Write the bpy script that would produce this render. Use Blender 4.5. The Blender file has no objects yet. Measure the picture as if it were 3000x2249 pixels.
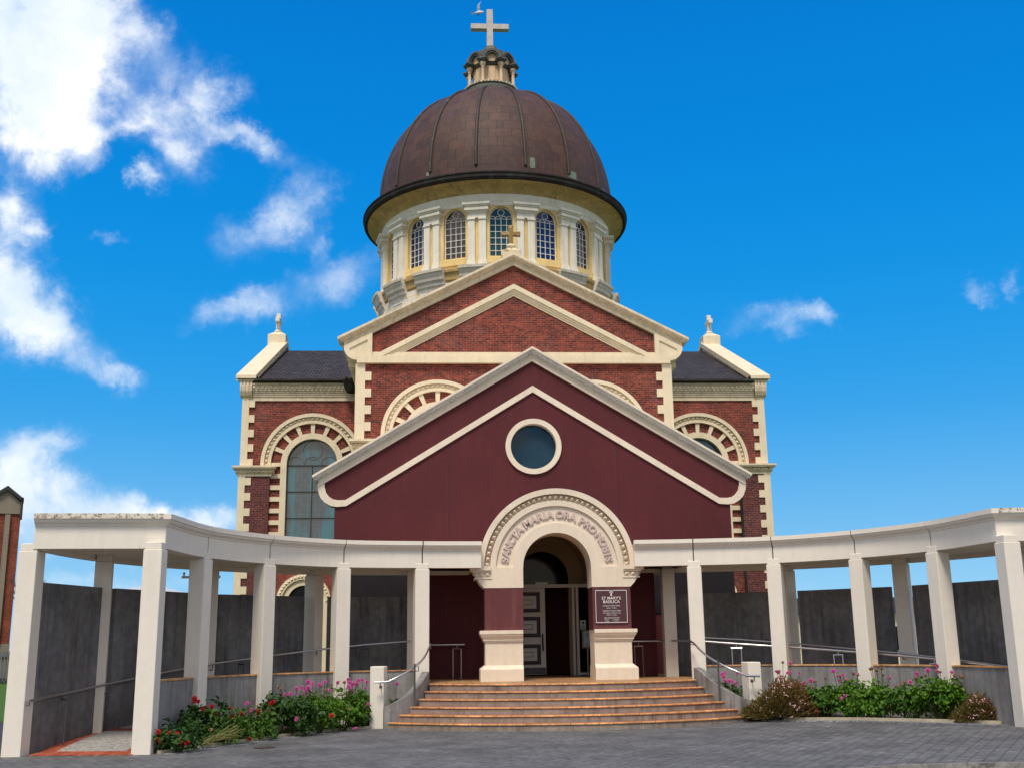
import bpy, bmesh, math, random
from mathutils import Vector, Matrix
from mathutils.geometry import tessellate_polygon
R = math.radians
sin, cos, pi = math.sin, math.cos, math.pi
sc = bpy.context.scene
col = sc.collection

# ------------------------------------------------------------------ camera
cd = bpy.data.cameras.new("camera"); cam = bpy.data.objects.new("camera", cd); col.objects.link(cam)
cd.sensor_width = 36.0; cd.lens = 3223.1 / 3000 * 36.0; cd.clip_start = 0.1; cd.clip_end = 6000
PITCH, ROLL, YAW = R(13.289), R(0.8177), R(3.6242)
FW = Vector((sin(YAW) * cos(PITCH), cos(YAW) * cos(PITCH), sin(PITCH)))
r0 = Vector((cos(YAW), -sin(YAW), 0)); u0 = r0.cross(FW)
CR = cos(ROLL) * r0 - sin(ROLL) * u0; CU = sin(ROLL) * r0 + cos(ROLL) * u0
m = Matrix((CR, CU, -FW)).transposed().to_4x4(); m.translation = Vector((-2.7503, -27.0, 1.75))
cam.matrix_world = m
sc.camera = cam

# ------------------------------------------------------------------ light and exposure
sc.view_settings.view_transform = 'Standard'; sc.view_settings.look = 'None'
sc.view_settings.gamma = 1.0; sc.view_settings.use_curve_mapping = False
sc.view_settings.exposure = 0.92
SUN_EL, SUN_AZ = R(58), R(-16)          # azimuth measured from -Y (in front of the church) towards -X
sd = Vector((sin(SUN_AZ) * cos(SUN_EL), -cos(SUN_AZ) * cos(SUN_EL), sin(SUN_EL)))
ld = bpy.data.lights.new("sun", 'SUN'); ld.energy = 1.7; ld.angle = R(16); ld.color = (1.0, 0.92, 0.80)
sun = bpy.data.objects.new("sun", ld); col.objects.link(sun)
sun.rotation_euler = sd.to_track_quat('Z', 'Y').to_euler(); sun.location = sd * 60

# ------------------------------------------------------------------ world: sky and clouds
w = bpy.data.worlds.new("World"); sc.world = w; w.use_nodes = True
nt = w.node_tree; N = nt.nodes; L = nt.links; N.clear()
def nd(t, **k):
    n = N.new(t)
    for a, b in k.items(): setattr(n, a, b)
    return n
out = nd('ShaderNodeOutputWorld'); bg = nd('ShaderNodeBackground'); bg.inputs[1].default_value = 0.1
L.new(bg.outputs[0], out.inputs[0])
sky = nd('ShaderNodeTexSky', sky_type='NISHITA', sun_disc=False, sun_elevation=SUN_EL, sun_rotation=pi + SUN_AZ,
         dust_density=0.3, ozone_density=3.0)
tc = nd('ShaderNodeTexCoord')
def vm(op, a, b=None):
    n = nd('ShaderNodeVectorMath', operation=op)
    for i, x in enumerate((a, b)):
        if x is None: continue
        if isinstance(x, (tuple, list, Vector)): n.inputs[i].default_value = tuple(x)
        else: L.new(x, n.inputs[i])
    return n
def mt(op, a, b=None, c=None, clamp=False):
    n = nd('ShaderNodeMath', operation=op); n.use_clamp = clamp
    for i, x in enumerate((a, b, c)):
        if x is None: continue
        if isinstance(x, (int, float)): n.inputs[i].default_value = x
        else: L.new(x, n.inputs[i])
    return n.outputs[0]
def smooth(v, a, b, lo=0.0, hi=1.0):
    n = nd('ShaderNodeMapRange', interpolation_type='SMOOTHSTEP')
    L.new(v, n.inputs[0])
    for i, x in enumerate((a, b, lo, hi)): n.inputs[i + 1].default_value = x
    return n.outputs[0]
D = tc.outputs['Generated']
dn = vm('NORMALIZE', D).outputs[0]
sep = nd('ShaderNodeSeparateXYZ'); L.new(dn, sep.inputs[0])
A0 = Vector((sin(YAW), cos(YAW), 0)) * cos(R(14)) + Vector((0, 0, sin(R(14))))     # a fixed bearing the cloud chart is drawn about
fz = vm('DOT_PRODUCT', dn, FW).outputs['Value']
fzc = mt('MAXIMUM', fz, 0.08)
cu = mt('DIVIDE', vm('DOT_PRODUCT', dn, CR).outputs['Value'], fzc)
cv = mt('DIVIDE', vm('DOT_PRODUCT', dn, CU).outputs['Value'], fzc)
cxy = nd('ShaderNodeCombineXYZ'); L.new(cu, cxy.inputs[0]); L.new(cv, cxy.inputs[1])
UV = cxy.outputs[0]
# (x, y, rx, ry, tilt, weight) in hundredths of the tangent chart
CL = [(-44, 33, 9, 10.45, 0, 2.05), (-41, 26, 7, 5.7, 20, 0.9), (-36.5, 33, 4.75, 5.7, 0, 0.3), (-45, 22.5, 6.65, 3.8, 0, 0.86), (-39, 22, 4.27, 2.09, 20, 0.3), (-33.5, 33, 2.66, 1.92, -50, 0.43), (-30.0, 29, 4.94, 2.8, -48, 0.66), (-27.5, 26, 2.74, 2.8, -60, 0.66), (-28.2, 21.6, 1.52, 3.67, 15, 0.41), (-24.3, 22.6, 3.13, 1.4, -28, 0.55), (-32, 23.8, 2.85, 3.42, -40, 0.61), (-36, 23, 6.65, 1.23, 4, 0.56), (-29.8, 20.8, 2.28, 2.09, -35, 0.49), (-37.5, 20.2, 1.71, 1.14, 20, 0.41), (-32.5, 18.4, 1.52, 1.14, 0, 0.66), (-19.2, 17.2, 2.47, 2.66, 0, 0.58), (-20.3, 15, 3.42, 2.47, 40, 0.41), (-23.5, 13.2, 4.75, 1.99, 14, 0.52), (-17.4, 12.8, 1.33, 1.23, 0, 0.51), (-36.9, 13.3, 1.42, 0.66, -10, 0.48), (-15, 10, 4.56, 2.18, 8, 0.58), (-24, 7.2, 4.94, 2.09, 10, 0.56), (-46.5, 16.3, 2.28, 2.85, 0, 0.86), (-43, 14.5, 1.9, 0.85, 15, 0.51), (-45.8, 8, 4.75, 5.7, 0, 1.73), (-42, 4.4, 7.12, 2.85, -14, 0.91), (-35.5, 1.6, 3.04, 1.33, -12, 0.56), (-43, 9, 4.27, 2.09, -30, 0.49), (-44.3, -6, 4.18, 2.28, 0, 1.14), (-46, -9.2, 4.27, 3.23, 0, 1.16), (-40, -10.6, 8.07, 2.47, -6, 1.16), (-31, -12.3, 7.6, 2.18, -6, 1.06), (-36, -13.6, 11.4, 2.28, 0, 1.06), (-44, -17.5, 13.3, 1.52, 0, 0.46), (-36, -18.5, 13.3, 1.23, 0, 0.48), (24, 5.9, 4.56, 1.8, 10, 0.72), (27.3, 6.9, 1.8, 1.23, -10, 0.51), (43, 8.2, 1.61, 0.76, 0, 0.48), (45.6, 8.9, 0.85, 0.95, 0, 0.48), (30, -19, 30, 1.5, 0, 0.2), (-32.2, 25.2, 4, 3, -30, 0.55), (-22.4, 21.4, 3.6, 1.56, -28, 0.62), (-26.6, 22.6, 1.92, 3.68, 15, 0.4), (-32.3, 17.9, 1.9, 1.3, 0, 0.6), (-23.2, 6.6, 5.5, 2.1, 8, 0.4), (-28, 19.6, 3, 2.6, -35, 0.5), (-44.5, 15.6, 3.2, 3, 0, 0.6)]
def ncol(vec, scale, det, rough):
    n = nd('ShaderNodeTexNoise'); n.inputs['Scale'].default_value = scale; n.inputs['Detail'].default_value = det; n.inputs['Roughness'].default_value = rough
    L.new(vec, n.inputs['Vector']); return n.outputs['Color']
w1 = vm('MULTIPLY', vm('SUBTRACT', ncol(UV, 8.0, 9, .6), (.5, .5, .5)).outputs[0], (.13, .10, 0)).outputs[0]
w2 = vm('MULTIPLY', vm('SUBTRACT', ncol(UV, 30.0, 7, .65), (.5, .5, .5)).outputs[0], (.035, .035, 0)).outputs[0]
UV0 = UV; UV = vm('ADD', vm('ADD', UV, w1).outputs[0], w2).outputs[0]
acc = None
for (x, y, rx, ry, t, wt) in CL:
    mp = nd('ShaderNodeMapping', vector_type='TEXTURE')
    mp.inputs['Location'].default_value = (x / 100, y / 100, 0); mp.inputs['Rotation'].default_value = (0, 0, R(t))
    mp.inputs['Scale'].default_value = (rx / 100, ry / 100, 1); L.new(UV, mp.inputs[0])
    ln = vm('LENGTH', mp.outputs[0]).outputs['Value']
    v = smooth(ln, 0.0, 1.45, wt * .95, 0.0)
    acc = v if acc is None else mt('ADD', acc, v)
front = smooth(fz, 0.3, 0.6)
def noise(vec, scale, det, rough, dist=0.0):
    n = nd('ShaderNodeTexNoise'); n.inputs['Scale'].default_value = scale; n.inputs['Detail'].default_value = det
    n.inputs['Roughness'].default_value = rough; n.inputs['Distortion'].default_value = dist
    L.new(vec, n.inputs['Vector']); return n.outputs[0]
nz = noise(UV0, 11.0, 10, 0.62, 0.6); nf = noise(UV0, 42.0, 8, 0.68, 0.4)
tex = mt('ADD', mt('MULTIPLY', mt('SUBTRACT', nz, 0.5), 2.6), mt('MULTIPLY', mt('SUBTRACT', nf, 0.5), 1.3))
dens = mt('MULTIPLY', acc, mt('ADD', 0.95, tex))
mask_f = mt('MULTIPLY', smooth(dens, 0.03, 1.6), front)
nb = noise(dn, 4.2, 7, 0.6, 0.4)
back = mt('SUBTRACT', 1.0, front)
mask_b = mt('MULTIPLY', smooth(nb, 0.40, 0.60), back)
mask = mt('ADD', mask_f, mask_b, clamp=True)
rp = nd('ShaderNodeValToRGB'); rp.color_ramp.interpolation = 'B_SPLINE'
els = [(0.0, (.42, .72, .95)), (.03, (.33, .66, .93)), (.1, (.16, .50, .88)), (.2, (.02, .36, .84)), (.34, (.0, .275, .77)), (.5, (.0, .205, .67)), (.62, (.0, .17, .60))]
while len(rp.color_ramp.elements) < len(els): rp.color_ramp.elements.new(0.5)
for e, (p, c) in zip(rp.color_ramp.elements, els): e.position = p; e.color = c + (1,)
L.new(sep.outputs[2], rp.inputs[0])
def mixc(f, a, b, mode='MIX'):
    n = nd('ShaderNodeMix', data_type='RGBA', blend_type=mode); n.clamp_factor = True
    for i, x in ((0, f), (6, a), (7, b)):
        if isinstance(x, (int, float)): n.inputs[i].default_value = x
        elif isinstance(x, tuple): n.inputs[i].default_value = x + (1,)
        else: L.new(x, n.inputs[i])
    return n.outputs[2]
SK = 5.3
skyc = mixc(1.0, rp.outputs[0], (SK, SK, SK), 'MULTIPLY')
skyc = mixc(0.012, skyc, sky.outputs[0])
shade = smooth(noise(UV, 7.0, 4, .5), .35, .65)
cl_c = mixc(shade, (3.5, 4.35, 5.3), (5.8, 5.9, 6.0))
cl_c = mixc(back, cl_c, (7.4, 6.5, 5.3))  # unseen clouds behind the viewpoint, added bright and warm to fill the front
L.new(mixc(mask, skyc, cl_c), bg.inputs[0])

# ------------------------------------------------------------------ materials
def new_mat(name):
    m = bpy.data.materials.new(name); m.use_nodes = True
    return m, m.node_tree, m.node_tree.nodes['Principled BSDF']
def _pos(t):
    g = t.nodes.new('ShaderNodeNewGeometry'); return g
def _n(t, kind, **k):
    n = t.nodes.new(kind)
    for a, b in k.items(): setattr(n, a, b)
    return n
def _mix(t, f, a, b, mode='MIX'):
    n = _n(t, 'ShaderNodeMix', data_type='RGBA', blend_type=mode)
    for i, x in ((0, f), (6, a), (7, b)):
        if isinstance(x, (int, float)): n.inputs[i].default_value = x
        elif isinstance(x, tuple): n.inputs[i].default_value = x + (1,)
        else: t.links.new(x, n.inputs[i])
    return n.outputs[2]
def _map(t, v, a, b, lo, hi):
    n = _n(t, 'ShaderNodeMapRange'); t.links.new(v, n.inputs[0])
    for i, x in enumerate((a, b, lo, hi)): n.inputs[i + 1].default_value = x
    return n.outputs[0]
def _noise(t, vec, scale, det=5, rough=.6):
    n = _n(t, 'ShaderNodeTexNoise'); n.inputs['Scale'].default_value = scale; n.inputs['Detail'].default_value = det
    n.inputs['Roughness'].default_value = rough; t.links.new(vec, n.inputs['Vector']); return n.outputs[0]
def _stretch(t, vec, s):
    n = _n(t, 'ShaderNodeMapping'); n.inputs['Scale'].default_value = s; t.links.new(vec, n.inputs[0]); return n.outputs[0]
def mat(name, c, rough=.75, var=.12, vs=2.0, bump=.12, bs=60, streak=0, streak_c=(.05, .045, .04), spots=0, spot_c=(.12, .06, .02), spot_s=9, metal=0, spec=.35, coat=0):
    m, t, b = new_mat(name); g = _pos(t); p = g.outputs['Position']
    n1 = _noise(t, p, vs, 6); n2 = _noise(t, p, vs * 9, 4)
    f = _map(t, n1, .3, .7, 0, 1); 
    lo = tuple(x * (1 - var) for x in c); hi = tuple(min(1, x * (1 + var)) for x in c)
    cc = _mix(t, f, lo, hi)
    f2 = _map(t, n2, .3, .7, 1 - var * .6, 1 + var * .6)
    cc = _mix(t, 1.0, cc, _comb(t, f2), 'MULTIPLY')
    if streak:
        s = _noise(t, _stretch(t, p, (7, 7, .45)), 1.0, 5, .65); s2 = _noise(t, p, .9, 3)
        k = _n(t, 'ShaderNodeMath', operation='MULTIPLY'); t.links.new(_map(t, s, .47, .66, 0, streak), k.inputs[0]); t.links.new(_map(t, s2, .35, .6, .25, 1), k.inputs[1])
        cc = _mix(t, k.outputs[0], cc, streak_c)
    if spots:
        s = _noise(t, p, spot_s, 7, .7)
        cc = _mix(t, _map(t, s, spots, spots + .08, 0, .85), cc, spot_c)
    t.links.new(cc, b.inputs['Base Color'])
    b.inputs['Roughness'].default_value = rough; b.inputs['Metallic'].default_value = metal
    b.inputs['Specular IOR Level'].default_value = spec
    if coat: b.inputs['Coat Weight'].default_value = coat
    if bump:
        bn = _n(t, 'ShaderNodeBump'); bn.inputs['Strength'].default_value = bump; bn.inputs['Distance'].default_value = .02
        t.links.new(_noise(t, p, bs, 4, .7), bn.inputs['Height']); t.links.new(bn.outputs[0], b.inputs['Normal'])
    return m
def _comb(t, v):
    n = _n(t, 'ShaderNodeCombineColor'); [t.links.new(v, n.inputs[i]) for i in range(3)]; return n.outputs[0]
def uvbox(t, wz=1.0):
    """u,v on a wall: along the wall and up, whichever way the wall faces"""
    g = _pos(t); sp = _n(t, 'ShaderNodeSeparateXYZ'); t.links.new(g.outputs['Position'], sp.inputs[0])
    sn = _n(t, 'ShaderNodeSeparateXYZ'); t.links.new(g.outputs['True Normal'], sn.inputs[0])
    ax = _n(t, 'ShaderNodeMath', operation='ABSOLUTE'); t.links.new(sn.outputs[0], ax.inputs[0])
    gt = _n(t, 'ShaderNodeMath', operation='GREATER_THAN'); t.links.new(ax.outputs[0], gt.inputs[0]); gt.inputs[1].default_value = .7
    mx = _n(t, 'ShaderNodeMix', data_type='FLOAT'); t.links.new(gt.outputs[0], mx.inputs[0]); t.links.new(sp.outputs[0], mx.inputs[2]); t.links.new(sp.outputs[1], mx.inputs[3])
    cb = _n(t, 'ShaderNodeCombineXYZ'); t.links.new(mx.outputs[0], cb.inputs[0])
    z = _n(t, 'ShaderNodeMath', operation='MULTIPLY'); t.links.new(sp.outputs[2], z.inputs[0]); z.inputs[1].default_value = wz
    t.links.new(z.outputs[0], cb.inputs[1])
    return g.outputs['Position'], cb.outputs[0]
def brickmat(name, c1, c2, mortar, bw, rh, ms, rough=.85, wz=1.0, bloom=.5, bloom_c=(.42, .3, .28), vec=None, off=.5, bump=.35, dirt=0, bias=0.0):
    m, t, b = new_mat(name); p, uv = uvbox(t, wz)
    if vec: uv = vec(t, p)
    br = _n(t, 'ShaderNodeTexBrick', offset=off); br.inputs['Scale'].default_value = 1; br.inputs['Brick Width'].default_value = bw; br.inputs['Row Height'].default_value = rh
    br.inputs['Mortar Size'].default_value = ms; br.inputs['Mortar Smooth'].default_value = .3; br.inputs['Bias'].default_value = bias
    br.inputs['Color1'].default_value = c1 + (1,); br.inputs['Color2'].default_value = c2 + (1,); br.inputs['Mortar'].default_value = mortar + (1,)
    t.links.new(uv, br.inputs['Vector'])
    cc = br.outputs[0]
    f2 = _map(t, _noise(t, p, 1.1, 6), .3, .7, .72, 1.28); cc = _mix(t, 1.0, cc, _comb(t, f2), 'MULTIPLY')
    f3 = _map(t, _noise(t, p, 9, 3), .3, .7, .66, 1.34); cc = _mix(t, 1.0, cc, _comb(t, f3), 'MULTIPLY')
    if bloom:
        cc = _mix(t, _map(t, _noise(t, p, .8, 8, .72), .56, .78, 0, bloom), cc, bloom_c)
    if dirt:
        cc = _mix(t, _map(t, _noise(t, p, .45, 7, .65), .42, .7, 0, dirt), cc, (.035, .03, .03))
    t.links.new(cc, b.inputs['Base Color']); b.inputs['Roughness'].default_value = rough
    b.inputs['Specular IOR Level'].default_value = .3
    bn = _n(t, 'ShaderNodeBump'); bn.inputs['Strength'].default_value = bump; bn.inputs['Distance'].default_value = .01; bn.invert = True
    t.links.new(br.outputs['Fac'], bn.inputs['Height']); t.links.new(bn.outputs[0], b.inputs['Normal'])
    return m
def glassmat(name, c, rough=.08, spec=.6, var=.3, vs=1.2, wave=.05):
    m = mat(name, c, rough=rough, var=var, vs=vs, bump=wave, bs=1.2, spec=spec); return m
def glazing(name, cols, w_, h_, base):
    """leaded panes: a few tints changing from pane to pane"""
    m, t, b = new_mat(name); p, uv = uvbox(t)
    br = _n(t, 'ShaderNodeTexBrick', offset=0); br.inputs['Scale'].default_value = 1; br.inputs['Brick Width'].default_value = w_; br.inputs['Row Height'].default_value = h_
    br.inputs['Mortar Size'].default_value = .008; br.inputs['Color1'].default_value = cols[0] + (1,); br.inputs['Color2'].default_value = cols[1] + (1,)
    br.inputs['Mortar'].default_value = (.03, .035, .04, 1); t.links.new(uv, br.inputs['Vector'])
    s = _noise(t, _stretch(t, p, (2.4, 1, .35)), 1.0, 3); 
    cc = _mix(t, _map(t, s, .45, .56, 0, .9), br.outputs[0], base)
    t.links.new(cc, b.inputs['Base Color']); b.inputs['Roughness'].default_value = .07; b.inputs['Specular IOR Level'].default_value = .8
    bn = _n(t, 'ShaderNodeBump'); bn.inputs['Strength'].default_value = .06; t.links.new(_noise(t, p, 2.0, 2), bn.inputs['Height']); t.links.new(bn.outputs[0], b.inputs['Normal'])
    return m
def _swz(t, p):
    sp = _n(t, 'ShaderNodeSeparateXYZ'); t.links.new(p, sp.inputs[0]); cb = _n(t, 'ShaderNodeCombineXYZ')
    t.links.new(sp.outputs[0], cb.inputs[0]); t.links.new(sp.outputs[1], cb.inputs[1]); return cb.outputs[0]
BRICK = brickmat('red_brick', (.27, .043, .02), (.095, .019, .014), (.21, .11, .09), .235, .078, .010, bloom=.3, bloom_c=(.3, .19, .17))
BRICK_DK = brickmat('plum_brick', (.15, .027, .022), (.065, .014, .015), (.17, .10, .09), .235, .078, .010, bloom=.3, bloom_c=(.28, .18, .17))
BRICK_BG = brickmat('orange_brick', (.26, .048, .02), (.18, .034, .016), (.18, .1, .07), .24, .085, .01, bloom=.1)
CREAM = mat('cream_render', (.76, .64, .445), var=.07, vs=1.4, streak=.25, streak_c=(.44, .37, .26), spots=.69, spot_c=(.25, .16, .08))
CREAM_SH = mat('weathered_cream', (.72, .60, .42), var=.12, vs=2, streak=.4, streak_c=(.25, .20, .13), spots=.66, spot_c=(.16, .11, .06))
PORTAL = mat('portal_render', (.76, .645, .50), var=.06, vs=1.2, streak=.2, streak_c=(.48, .36, .25), spots=.72, spot_c=(.3, .2, .12), bump=.2, bs=45)
WHITE = mat('off_white_paint', (.78, .712, .605), var=.04, vs=.9, streak=.16, streak_c=(.56, .46, .33), spots=.66, spot_c=(.30, .19, .10), spot_s=12, bump=.15, bs=40)
EDGEW = mat('lichened_white', (.72, .65, .53), var=.1, vs=3, spots=.5, spot_c=(.17, .12, .07), spot_s=14)
GREYT = mat('grey_cornice_paint', (.70, .64, .56), var=.08, vs=1.2, streak=.4, streak_c=(.2, .18, .16))
MAROON = mat('maroon_render', (.086, .0095, .0125), rough=.7, var=.13, vs=.45, bump=.3, bs=60, streak=.4, streak_c=(.10, .020, .022))
MAROON_P = mat('maroon_panel', (.12, .03, .03), rough=.5, var=.1, vs=1.5, bump=.1, streak=.5, streak_c=(.22, .09, .08))
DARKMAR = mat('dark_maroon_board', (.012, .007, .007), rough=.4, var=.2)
SLATE = brickmat('slate', (.058, .048, .050), (.034, .028, .032), (.006, .005, .006), .3, .27, .03, rough=.8, bloom=.1, bloom_c=(.10, .085, .085), bump=.9,
    vec=lambda t, p: _stretch(t, _swz(t, p), (1, 1.08, 1)))
COPPER = None
def copper():
    m, t, b = new_mat('weathered_copper'); g = _pos(t); p = g.outputs['Position']
    tcn = _n(t, 'ShaderNodeTexCoord'); o = tcn.outputs['Object']
    sp = _n(t, 'ShaderNodeSeparateXYZ'); t.links.new(o, sp.inputs[0])
    at = _n(t, 'ShaderNodeMath', operation='ARCTAN2'); t.links.new(sp.outputs[0], at.inputs[0]); t.links.new(sp.outputs[1], at.inputs[1])
    mu = _n(t, 'ShaderNodeMath', operation='MULTIPLY'); t.links.new(at.outputs[0], mu.inputs[0]); mu.inputs[1].default_value = 16 / (2 * pi)
    cb = _n(t, 'ShaderNodeCombineXYZ'); t.links.new(mu.outputs[0], cb.inputs[0]); t.links.new(sp.outputs[2], cb.inputs[1])
    br = _n(t, 'ShaderNodeTexBrick', offset=.5); br.inputs['Scale'].default_value = 1; br.inputs['Brick Width'].default_value = .345; br.inputs['Row Height'].default_value = .52
    br.inputs['Mortar Size'].default_value = .006; br.inputs['Color1'].default_value = (.098, .044, .028, 1); br.inputs['Color2'].default_value = (.052, .026, .021, 1); br.inputs['Mortar'].default_value = (.022, .014, .011, 1)
    t.links.new(cb.outputs[0], br.inputs['Vector'])
    cc = br.outputs[0]
    cc = _mix(t, _map(t, _noise(t, p, .55, 6), .35, .65, 0, .7), cc, (.066, .037, .036))
    cc = _mix(t, 1.0, cc, _comb(t, _map(t, _noise(t, p, 3.5, 7, .7), .3, .7, .72, 1.3)), 'MULTIPLY')
    s = _noise(t, _stretch(t, p, (3, 3, .5)), 1, 6, .7)
    cc = _mix(t, _map(t, s, .6, .8, 0, .45), cc, (.10, .105, .08))
    t.links.new(cc, b.inputs['Base Color']); b.inputs['Roughness'].default_value = .62; b.inputs['Metallic'].default_value = 0.0; b.inputs['Specular IOR Level'].default_value = .3
    bn = _n(t, 'ShaderNodeBump'); bn.inputs['Strength'].default_value = .5; bn.inputs['Distance'].default_value = .02; bn.invert = True
    t.links.new(br.outputs['Fac'], bn.inputs['Height']); t.links.new(bn.outputs[0], b.inputs['Normal'])
    return m
COPPER = copper()
RIBM = mat('copper_rib', (.042, .032, .024), rough=.6, var=.2, vs=2, metal=0, spots=.6, spot_c=(.14, .16, .12), spot_s=3)
GUTTER = mat('dark_copper_gutter', (.026, .021, .018), rough=.75, spec=.15, var=.3, vs=2, metal=0, spots=.56, spot_c=(.03, .05, .05), spot_s=2)
VERDI = mat('verdigris', (.16, .20, .14), rough=.7, var=.35, vs=5)
OCHRE = mat('ochre_render', (.78, .57, .24), var=.1, vs=2, streak=.3, streak_c=(.3, .2, .08))
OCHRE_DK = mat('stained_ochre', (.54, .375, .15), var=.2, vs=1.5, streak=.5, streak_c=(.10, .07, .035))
DWHITE = mat('drum_white', (.77, .715, .60), var=.07, vs=2, streak=.35, streak_c=(.42, .38, .3))
DLEDGE = mat('lichen_grey_ledge', (.70, .62, .50), var=.12, vs=3, streak=.3, streak_c=(.13, .11, .09), spots=.6, spot_c=(.2, .18, .14))
LANT = mat('buff_lantern', (.66, .47, .29), var=.08, vs=2, streak=.3, streak_c=(.5, .3, .14))
LCOL = mat('stained_column', (.64, .49, .34), var=.15, vs=3, streak=.7, streak_c=(.5, .2, .05))
LEADG = mat('mossy_lead', (.085, .085, .075), rough=.7, var=.35, vs=4, spots=.57, spot_c=(.22, .22, .19), spot_s=6)
STONEX = mat('pale_grey_stone', (.52, .47, .43), var=.12, vs=3, streak=.3, streak_c=(.3, .27, .25))
LICHEN = mat('lichen_cream', (.66, .55, .36), var=.15, vs=4, spots=.52, spot_c=(.22, .12, .03), spot_s=5)
GOLDX = mat('lichen_gold_cross', (.60, .48, .30), var=.2, vs=6, spots=.37, spot_c=(.20, .105, .008), spot_s=6)
BAR = mat('white_glazing_bar', (.8, .8, .78), var=.05, bump=0)
DARKBAR = mat('dark_window_bar', (.03, .045, .045), var=.1, bump=0)
G_BR = glassmat('brown_glass', (.035, .022, .022)); G_GR = glassmat('green_glass', (.012, .05, .04)); G_BL = glassmat('blue_glass', (.012, .02, .09)); G_PU = glassmat('plum_glass', (.03, .02, .035))
G_BIG = glazing('leaded_glass', ((.035, .065, .09), (.055, .09, .115)), .16, .21, (.008, .15, .21))
G_RND = glassmat('round_pane', (.006, .03, .052), rough=.04, spec=.4, wave=.02)
G_DK = glassmat('dark_glass', (.006, .006, .007), rough=.06, spec=.15)
CONC = mat('concrete', (.25, .24, .228), var=.2, vs=1.5, streak=.85, streak_c=(.085, .07, .062), bump=.25, bs=30)
CONC_DK = mat('dark_concrete', (.15, .145, .142), rough=.85, var=.38, vs=.8, streak=.7, streak_c=(.04, .038, .036), bump=.25, bs=26)
RISER = mat('step_concrete', (.28, .225, .18), var=.22, vs=3, streak=.8, streak_c=(.10, .085, .075), bump=.35, bs=40)
NOSE = brickmat('orange_nosing', (.60, .31, .125), (.50, .245, .095), (.16, .09, .05), .3, 2.0, .008, rough=.55, bloom=.1, bump=.3)
TREAD = mat('red_tile', (.36, .10, .055), rough=.6, var=.15, vs=4)
def tilevec(sx, rot):
    def f(t, p):
        n = _n(t, 'ShaderNodeMapping'); n.inputs['Rotation'].default_value = (0, 0, rot); t.links.new(p, n.inputs[0]); return n.outputs[0]
    return f
LAND = brickmat('landing_tile', (.42, .24, .11), (.36, .19, .09), (.16, .1, .06), .3, .3, .01, rough=.5, bloom=0, vec=tilevec(1, 0), off=0)
REDTILE = brickmat('terracotta_border', (.40, .085, .04), (.33, .07, .035), (.5, .25, .16), .29, .29, .008, rough=.6, bloom=.12, vec=tilevec(1, R(12)), off=0)
AGG = mat('exposed_aggregate', (.36, .345, .32), var=.45, vs=14, bump=.6, bs=90, spots=.58, spot_c=(.12, .115, .11), spot_s=40)
PAVER = brickmat('grey_pavers', (.15, .148, .147), (.112, .111, .113), (.062, .061, .062), .21, .19, .009, rough=.8, bloom=.4, bloom_c=(.2, .195, .19), vec=tilevec(1, -R(57.5)), bump=.6, dirt=.35)
EDGEP = brickmat('edge_pavers', (.27, .275, .28), (.2, .205, .215), (.06, .06, .065), .22, .11, .012, rough=.75, bloom=.25, bloom_c=(.3, .3, .3), vec=tilevec(1, -R(30)), bump=.6)
KERB = mat('kerb_concrete', (.22, .205, .185), var=.35, vs=5, streak=.3, spots=.53, spot_c=(.08, .075, .07), bump=.6, bs=25)
ASPH = mat('asphalt', (.05, .05, .053), var=.25, vs=6, bump=.6, bs=120)
SOIL = mat('soil', (.035, .026, .02), var=.4, vs=12, bump=1, bs=40)
EDGE = mat('bed_edging', (.42, .36, .25), var=.2, vs=5, spots=.6, spot_c=(.15, .13, .09))
STEEL = mat('stainless_steel', (.55, .55, .56), rough=.28, var=.05, metal=.95, bump=0)
DSTEEL = mat('dull_steel', (.13, .125, .12), rough=.4, var=.1, metal=.6, bump=0)
TAN = mat('tan_plaster', (.34, .24, .135), var=.08)
DOORW = mat('door_white', (.75, .68, .58), rough=.5, var=.04, bump=0)
DOORM = mat('door_maroon', (.04, .012, .022), rough=.45, var=.1, bump=0)
KICK = mat('scuffed_plate', (.11, .10, .105), rough=.5, var=.4, vs=12)
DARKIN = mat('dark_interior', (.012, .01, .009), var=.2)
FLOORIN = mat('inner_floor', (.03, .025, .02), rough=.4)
PAPER = mat('paper', (.7, .72, .72), bump=0, var=.04); PAPERB = mat('paper_blue', (.45, .6, .66), bump=0, var=.05)
SIGNM = mat('sign_maroon', (.075, .022, .028), rough=.35, var=.06, bump=0, spec=.5)
SIGNT = mat('sign_lettering', (.72, .66, .62), bump=0, var=.03)
BLACK = mat('black_print', (.02, .02, .02), bump=0)
LETTER = mat('raised_letter', (.58, .45, .40), var=.06, vs=3, bump=.1)
RUST = mat('rusty_iron', (.07, .045, .035), rough=.8, var=.4, vs=20)
GRASS = mat('lawn_grass', (.055, .13, .012), var=.45, vs=7, bump=1, bs=50, rough=.9)
TIMBER = mat('grey_timber', (.13, .135, .15), var=.2, vs=3, streak=.5, streak_c=(.07, .07, .08))
TANB = mat('grey_tan_cladding', (.24, .2, .15), var=.08)
DARKR = mat('dark_roof', (.035, .03, .032), rough=.6)
PALE = mat('pale_cladding', (.6, .57, .56), var=.05); IRON = mat('grey_iron_roof', (.5, .53, .56), rough=.5, var=.06)
BARK = mat('bark', (.09, .075, .06), var=.3, vs=6)
FEATH = mat('gull_white', (.85, .86, .9), var=.04, bump=0); FEATHG = mat('gull_grey', (.2, .22, .27), var=.1, bump=0); BEAK = mat('gull_beak', (.22, .05, .05), bump=0)
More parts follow.
